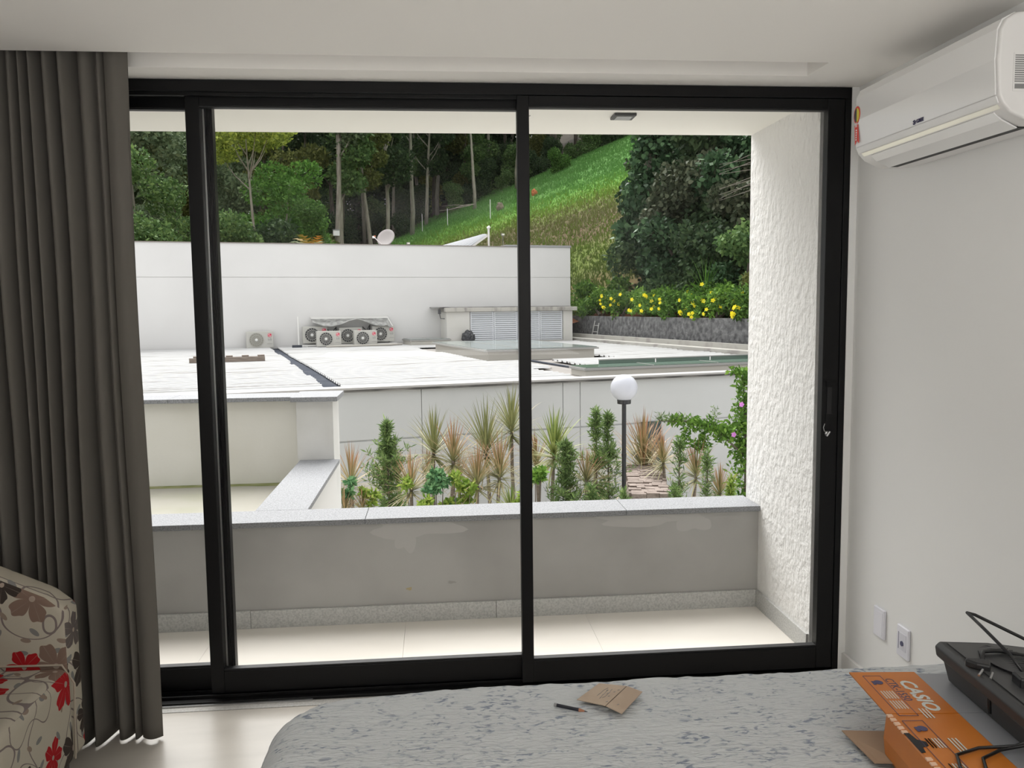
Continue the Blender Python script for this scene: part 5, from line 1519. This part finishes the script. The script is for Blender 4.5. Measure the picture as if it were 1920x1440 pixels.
# ---- pencil stub and folded card
pc = thing('pencil', 'short black pencil stub lying on the bedspread', 'pencil', (.262, 1.893, ZB + .0045), math.atan2(-.045, .075))
Mx = Matrix.Rotation(R(90), 4, 'Y')
obj('barrel', G().lathe([(.0045, 0), (.0045, .062)], 6, M=Mx), mat('pencil_black', (.012, .013, .02), .3), pc)
obj('end_band', G().lathe([(.0046, -.001), (.0047, .006)], 12, M=Mx), M_grey, pc)
obj('sharpened_wood', G().lathe([(.0045, .062), (.0018, .076)], 12, M=Mx), mat('pencil_wood', (.30, .13, .07), .7), pc)
obj('lead', G().lathe([(.0018, .076), (.0006, .083)], 8, M=Mx), M_pole, pc)
cd = thing('cardboard_piece', 'torn piece of brown cardboard with pencil notes on the bedspread', 'card', (0, 0, ZB + .003))
M_card = mat('kraft_card', (.33, .25, .185), .9, col2=(.38, .295, .22), nscale=12)
P4 = [(.318, 1.912), (.388, 1.992), (.482, 1.925), (.408, 1.822)]
def q2(a, b_): # bilinear in the card: a along l->bot / top->right, b across
    p = [P4[0][i] * (1 - a) * (1 - b_) + P4[3][i] * a * (1 - b_) + P4[1][i] * (1 - a) * b_ + P4[2][i] * a * b_ for i in (0, 1)]
    return p
def cz(a): return .010 * (1 - abs(a - .65) / .65) + .001
cg = G()
for (aa, ab) in ((0, .32), (.32, .64), (.66, 1.0)):
    p = [(*q2(aa, 0), cz(aa)), (*q2(ab, 0), cz(ab)), (*q2(ab, 1), cz(ab)), (*q2(aa, 1), cz(aa))]
    cg.poly(p, (0, 0, .0012))
p = [(*q2(.64, 0), cz(.64) - .001), (*q2(.66, 0), cz(.66) - .001), (*q2(.66, 1), cz(.66) - .001), (*q2(.64, 1), cz(.64) - .001)]
obj('card', cg, M_card, cd)
obj('fold', G().poly(p, (0, 0, .0008)), mat('fold_dark', (.10, .075, .055), .9), cd)
wr = G(); rw = random.Random(4)
for (aa, b0_, b1_) in ((.30, .35, .8), (.38, .25, .7), (.44, .3, .75)):
    pts = []
    for k in range(7):
        bb = b0_ + (b1_ - b0_) * k / 6; a2 = aa + rw.uniform(-.02, .02)
        pts.append((*q2(a2, bb), cz(a2) + .0018))
    wr.tube(pts, .0005, 4)
for (aa, bb) in ((.34, .66), (.42, .52), (.52, .62), (.5, .4), (.56, .74), (.58, .15), (.8, .2)):
    wr.tube([(*q2(aa, bb), cz(aa) + .0018), (*q2(aa + .03, bb + .03), cz(aa) + .002), (*q2(aa + .01, bb + .06), cz(aa) + .0018)], .0006, 4)
obj('pencil_notes', wr, M_grey, cd, kind='stuff')

# ---- cardboard box of the keyboard
M_or = mat('orange_print_card', (.42, .125, .014), .42, col2=(.47, .15, .02), nscale=3)
M_gr = mat('grey_print_card', (.25, .257, .275), .38)
M_kr = mat('raw_brown_card', (.30, .20, .13), .85)
M_cw = mat('worn_card_edge', (.62, .42, .30), .9)
kb = thing('keyboard_box', 'long orange and grey cardboard box lettered CASIO on the bed', 'box', (.905, 1.575, ZB), R(-5.7))
# local: y toward the window, x to the right; body y from -0.95 to 0, x 0..0.42, z 0..0.105 ; top flap y 0..0.19
zt = .105
obj('box_body', G().poly([(.012, 0, 0), (0, 0, .02), (-.004, 0, .055), (0, 0, zt - .004), (.004, 0, zt), (.42, 0, zt), (.42, 0, 0)], (0, -.75, 0)), M_or, kb)
obj('top_print', G().box(.148, .418, -.75, -.001, zt + .0003, zt + .0015), M_gr, kb, label='grey printed part of the box top')
obj('top_flap', G().box(0, .148, .001, .195, zt - .002, zt + .001), M_or, kb)
obj('flap_print', G().box(.148, .36, .001, .185, zt - .001, zt + .0012), M_gr, kb, label='grey printed half of the open top flap')
obj('brown_flap', G().poly([(-.045, .115, .008), (.10, .10, .012), (.11, .0, .02), (.02, -.04, .02), (-.03, -.02, .010)], (0, 0, .002)), M_kr, kb)
obj('brown_flap', G().box(.12, .41, .001, .12, .002, .004), M_kr, kb)
for k in range(22):     # worn white nicks along the crease
    y_ = -.004 - k * .0165
    if -.165 < y_ < -.07: continue
    obj('crease_nick', G().box(-.002, .009, y_ - .009, y_, zt - .001, zt + .0022), M_cw, kb)
hh = [(0, -.076), (0, -.152), (.009, -.150), (.012, -.132), (.026, -.126), (.028, -.112), (.014, -.104), (.010, -.078)]
obj('handle_hole', G().poly([(a_, b_, zt + .0005) for a_, b_ in hh], (0, 0, .0008)), M_blackg, kb)
M_txt = mat('pale_print', (.48, .50, .48), .5)
M_nav = mat('navy_print', (.05, .045, .11), .5)
RT = (0, 0, R(-90))
text('lettering', 'CASIO', .043, M_txt, kb, (.104, .082, zt + .0012), RT, ext=.0004, bold=.0012, shear=.15, sx=1.12)
text('lettering', 'CTK-1550', .026, M_nav, kb, (.072, .108, zt + .0012), RT, ext=.0003, sx=.95)
fr_ = G()
def frame2(x0, x1, y0, y1, w_=.0012):
    fr_.box(x0, x1, y0, y0 + w_, zt + .0012, zt + .0016).box(x0, x1, y1 - w_, y1, zt + .0012, zt + .0016).box(x0, x0 + w_, y0, y1, zt + .0012, zt + .0016).box(x1 - w_, x1, y0, y1, zt + .0012, zt + .0016)
frame2(.022, .062, -.01, .175); frame2(.018, .060, -.30, -.03)
obj('print_frame', fr_, M_nav, kb)
sm = G()
for (y0, n_) in ((.10, 5), (.055, 5), (-.10, 7), (-.19, 6)):
    for k in range(n_):
        sm.box(.030 + (k % 5) * .006, .0325 + (k % 5) * .006, y0 - .035, y0, zt + .0012, zt + .0016)
for k in range(9):
    sm.box(.074 + (k % 3) * .007, .077 + (k % 3) * .007, -.02 - (k // 3) * .13, .02 - .12 * (k // 3) + .0, zt + .0012, zt + .0016)
obj('small_print', sm, M_txt, kb, kind='stuff')
ic = G()
for (y_) in (.142, -.062):
    ic.lathe([(.010, 0), (.010, .0006)], 14, M=Matrix.Translation((.044, y_, zt + .0012)))
    ic.box(.030, .036, y_ - .012, y_ + .006, zt + .0012, zt + .0017)
obj('print_icons', ic, M_nav, kb, kind='stuff')

# ---- electronic keyboard on the box
M_kbd = mat('dark_grey_plastic', (.028, .028, .029), .5)
M_kbt = mat('keyboard_top_plastic', (.042, .042, .043), .38)
ky = thing('electronic_keyboard', 'dark grey electronic keyboard lying on the cardboard box', 'keyboard', (1.100, 1.700, ZB + .108), R(-5.7))
# local: x right across 0..0.33, y 0 (far end) to -0.86
prof = [(.018, .0), (.004, .048), (-.012, .060), (-.016, .082), (-.006, .092), (.10, .088), (.33, .058), (.33, .02), (.31, 0)]
obj('body', G().poly([(a_, 0, b_) for a_, b_ in prof], (0, -.86, 0)), M_kbd, ky, bevel=.004, seg=3)
obj('top_panel', G().poly([(.004, -.015, .0925), (.098, -.015, .0895), (.215, -.015, .0745), (.215, -.845, .0745), (.098, -.845, .0895), (.004, -.845, .0925)], (0, 0, .0015)), M_kbt, ky)
sp_ = G(); n_ = 30
sp_.poly([(.085 + .05 * math.cos(2 * PI * k / n_), -.11 + .075 * math.sin(2 * PI * k / n_), .0918 - .05 * math.cos(2 * PI * k / n_) * .06 + (.0012 if math.cos(2 * PI * k / n_) < 0 else -.001)) for k in range(n_)], (0, 0, .0025))
spk = obj('speaker_grille', sp_, M_pole, ky)
ln = G()
for k in range(14):
    y_ = -.17 + k * .009; hw = .046 * math.sqrt(max(0, 1 - ((y_ + .11) / .075) ** 2))
    ln.box(.085 - hw, .085 + hw, y_, y_ + .003, .0945, .0958)
obj('grille_bars', ln, M_kbt, spk)
wk = G().box(0, .105, -.0215, 0, 0, .014).mesh('white_key', mat('ivory_key', (.62, .60, .54), .3))
bk = G().box(0, .06, -.011, 0, .0, .010).mesh('black_key', M_pole)
for k in range(34):
    rep('white_key', wk, ky, (.222, -.04 - k * .0232, .0585))
    if k % 7 not in (2, 6): rep('black_key', bk, ky, (.222, -.0575 - k * .0232, .0725))
obj('key_bed', G().box(.218, .33, -.845, -.03, .05, .0583), M_kbd, ky)
# ---- power cord and plug draped over the keyboard
pw = thing('power_adapter', 'black power adapter with two-pin plug and looping cord on the keyboard', 'cable', (0, 0, 0))
M_cab = mat('black_cable', (.008, .008, .009), .35)
zk = ZB + .108 + .096
obj('cord', G().tube([(1.146, 1.505, zk + .01), (1.144, 1.54, zk + .03), (1.140, 1.62, zk + .055), (1.150, 1.69, zk + .062), (1.162, 1.68, zk + .060), (1.20, 1.60, zk + .045), (1.26, 1.50, zk + .02), (1.35, 1.40, zk - .01)], .0035, 8), M_cab, pw, smooth=True)
obj('strain_relief', G().box(-.013, .013, -.022, .016, -.012, .012, M=Matrix.Translation((1.128, 1.482, zk + .004)) @ Matrix.Rotation(R(-10), 4, 'Z')), M_cab, pw, bevel=.004)
obj('plug_body', G().poly([(-.018, -.014, 0), (.018, -.014, 0), (.016, .010, 0), (.006, .032, 0), (-.006, .032, 0), (-.016, .010, 0)], (0, 0, .016)), M_cab, pw, loc=(1.100, 1.560, zk - .006), rz=R(55), bevel=.004)
obj('plug_pin', G().tube([(1.088, 1.542, zk + .001), (1.070, 1.528, zk - .004)], .0024, 8), M_steel, pw)
obj('plug_pin', G().tube([(1.098, 1.526, zk + .001), (1.082, 1.510, zk - .004)], .0024, 8), M_steel, pw)
obj('cord', G().tube([(1.112, 1.580, zk + .003), (1.135, 1.610, zk + .008), (1.17, 1.615, zk + .006), (1.30, 1.58, zk - .012)], .004, 8), M_cab, pw, smooth=True)
obj('cord', G().tube([(1.098, 1.53, zk - .004), (1.080, 1.51, zk - .03), (1.076, 1.50, zk - .07)], .004, 8), M_cab, pw, smooth=True)
zc = ZB + .111
obj('cord', G().tube([(.93, 1.32, zc), (.925, 1.36, zc), (.945, 1.402, zc), (1.0, 1.42, zc), (1.06, 1.402, zc + .01), (1.09, 1.39, zc + .03), (1.10, 1.37, zc + .05)], .0032, 8), M_cab, pw, smooth=True)
obj('cord', G().tube([(.975, 1.30, zc), (.965, 1.345, zc), (.985, 1.385, zc), (1.03, 1.402, zc + .004), (1.07, 1.395, zc + .014), (1.105, 1.375, zc + .03)], .0032, 8), M_cab, pw, smooth=True)
obj('ferrite', G().lathe([(.012, 0), (.014, .006), (.014, .03), (.012, .036)], 14, M=Matrix.Translation((1.085, 1.40, zc + .028)) @ Matrix.Rotation(R(80), 4, 'Y')), M_cab, pw)

# ---- indoor air conditioner
M_ac = mat('glossy_white_plastic', (.78, .78, .775), .12, spec=.5)
M_acm = mat('satin_white_plastic', (.72, .71, .70), .4)
ac = thing('air_conditioner', 'white wall-mounted split air conditioner high on the right wall', 'air conditioner', (0, 0, 0))
Y0, Y1 = 2.118, 2.875
body = [(XR - .002, 2.025), (1.62, 2.018), (1.565, 2.018), (1.505, 2.045), (1.482, 2.068), (1.472, 2.09), (1.466, 2.18), (1.470, 2.255), (1.482, 2.28), (1.51, 2.298), (1.56, 2.305), (XR - .002, 2.305)]
ob = obj('housing', G().poly([(x_, Y0, z_) for x_, z_ in body], (0, Y1 - Y0, 0)), M_acm, ac, bevel=.008, seg=3)
fp = [(1.469, 2.090), (1.463, 2.18), (1.467, 2.258), (1.480, 2.284), (1.515, 2.302), (1.515, 2.296), (1.484, 2.278), (1.472, 2.25), (1.468, 2.18), (1.474, 2.092)]
obj('front_panel', G().poly([(x_, Y0 + .012, z_) for x_, z_ in fp], (0, Y1 - Y0 - .024, 0)), M_ac, ac, smooth=False)
obj('lower_trim', G().poly([(1.470, Y0 + .012, 2.088), (1.478, Y0 + .012, 2.070), (1.482, Y0 + .012, 2.072), (1.475, Y0 + .012, 2.089)], (0, Y1 - Y0 - .024, 0)), M_ac, ac)
obj('chrome_strip', G().poly([(1.4805, Y0 + .02, 2.067), (1.490, Y0 + .02, 2.057), (1.492, Y0 + .02, 2.059), (1.483, Y0 + .02, 2.069)], (0, Y1 - Y0 - .05, 0)), mat('chrome', (.9, .88, .80), .38, metal=1), ac)
obj('air_louvre', G().poly([(1.492, Y0 + .05, 2.053), (1.515, Y0 + .05, 2.034), (1.56, Y0 + .05, 2.0135), (1.562, Y0 + .05, 2.016), (1.517, Y0 + .05, 2.038), (1.495, Y0 + .05, 2.056)], (0, Y1 - Y0 - .12, 0)), M_ac, ac)
obj('outlet_gap', G().poly([(1.562, Y0 + .05, 2.0150), (1.590, Y0 + .05, 2.0150), (1.590, Y0 + .05, 2.0195), (1.562, Y0 + .05, 2.0195)], (0, Y1 - Y0 - .12, 0)), M_blackg, ac)
RAC = Euler((R(90), 0, R(-90))).to_matrix()
text('lettering', 'GREE', .016, M_nav, ac, (1.4668, 2.470, 2.099), (R(90), 0, R(-90)), ext=.0012, bold=0)
lg = G(); Ml = Matrix.Translation((1.4670, 2.501, 2.099)) @ Matrix.Scale(.62, 4) @ Matrix.Rotation(R(-90), 4, 'Y')
lg.tube([Ml @ Vector((.009 * math.sin(R(a)), .009 * math.cos(R(a)), 0)) for a in range(20, 341, 20)], .0018, 5); lg.box(1.4650, 1.4672, 2.496, 2.501, 2.097, 2.100)
obj('logo_mark', lg, M_nav, ac)
# energy-saving ribbon sticker at the far end
stk = obj('ribbon_sticker', G().poly([(1.4628, 2.862, 2.165), (1.4628, 2.838, 2.165), (1.4645, 2.832, 2.100), (1.4642, 2.846, 2.112), (1.4645, 2.860, 2.098)], (-.0012, 0, 0)), mat('sticker_red', (.66, .05, .03), .5), ac)
def disc(name, rr, m_, x_, a0=0, a1=360, zc_=2.198, yc_=2.850):
    n_ = 24; pts = [(x_, yc_ + rr * .9 * math.cos(R(a0 + (a1 - a0) * k / n_)), zc_ + rr * 1.25 * math.sin(R(a0 + (a1 - a0) * k / n_))) for k in range(n_ + (0 if a1 - a0 == 360 else 1))]
    obj(name, G().poly(pts, (-.0008, 0, 0)), m_, stk)
disc('sticker_ring', .024, MATS['sticker_red'], 1.4638)
disc('bulb_dark_half', .019, mat('sticker_dark', (.03, .02, .03), .5), 1.4629, -90, 90)
disc('bulb_yellow_half', .019, mat('sticker_yellow', (.62, .55, .05), .5), 1.4629, 90, 270)
sc = G()
for k in range(4): sc.box(1.4612, 1.4620, 2.844, 2.857, 2.158 + k * .004, 2.160 + k * .004)
for k in range(5): sc.box(1.4612, 1.4622, 2.846, 2.852, 2.112 + k * .008, 2.117 + k * .008)
obj('sticker_print', sc, M_white, stk, kind='stuff')
# rating label on the near end panel
lb = obj('rating_label', G().box(1.508, 1.60, Y0 - .0012, Y0 - .0002, 2.098, 2.196), M_acm, ac, label='rating label with rows of small print')
tx = G(); rt = random.Random(3)
for k in range(13):
    z_ = 2.190 - k * .0055
    tx.box(1.512, 1.512 + rt.uniform(.03, .045), Y0 - .0018, Y0 - .0012, z_ - .003, z_)
    tx.box(1.563, 1.563 + rt.uniform(.012, .03), Y0 - .0018, Y0 - .0012, z_ - .003, z_)
tx.box(1.513, 1.54, Y0 - .0018, Y0 - .0012, 2.104, 2.116)
for k in range(16): tx.box(1.548 + k * .0026, 1.549 + k * .0026, Y0 - .0018, Y0 - .0012, 2.100, 2.110)
obj('label_print', tx, M_grey, lb, kind='stuff')

# ---- wall plates
M_pl = mat('white_plate_plastic', (.74, .74, .80), .3)
def plate(label, yc_, zc_, port):
    t_ = thing('wall_plate', label, 'wall plate', (XR, yc_, zc_))
    obj('cover', G().box(-.011, -.0005, -.038, .038, -.058, .058), M_pl, t_, bevel=.004, seg=3)
    if port:
        obj('module_recess', G().box(-.0125, -.0108, -.026, .020, -.030, .034), mat('plate_inner', (.66, .66, .72), .35), t_, bevel=.001)
        s_ = obj('socket', G().lathe([(.010, 0), (.010, .003)], 6, M=Matrix.Translation((-.0125, -.002, -.004)) @ Matrix.Rotation(R(-90), 4, 'Y')), mat('socket_dark', (.09, .09, .16), .5), t_)
        obj('module_line', G().box(-.0128, -.0122, .021, .0235, -.03, .034), MATS['socket_dark'], t_)
    else:
        obj('blank_insert', G().box(-.0125, -.0108, -.028, .028, -.046, .046), M_pl, t_, bevel=.001)
plate('blank white wall plate on the right wall, nearer the sliding door', 2.992, .322, False)
plate('white wall plate with a socket on the right wall, farther from the sliding door', 2.826, .311, True)
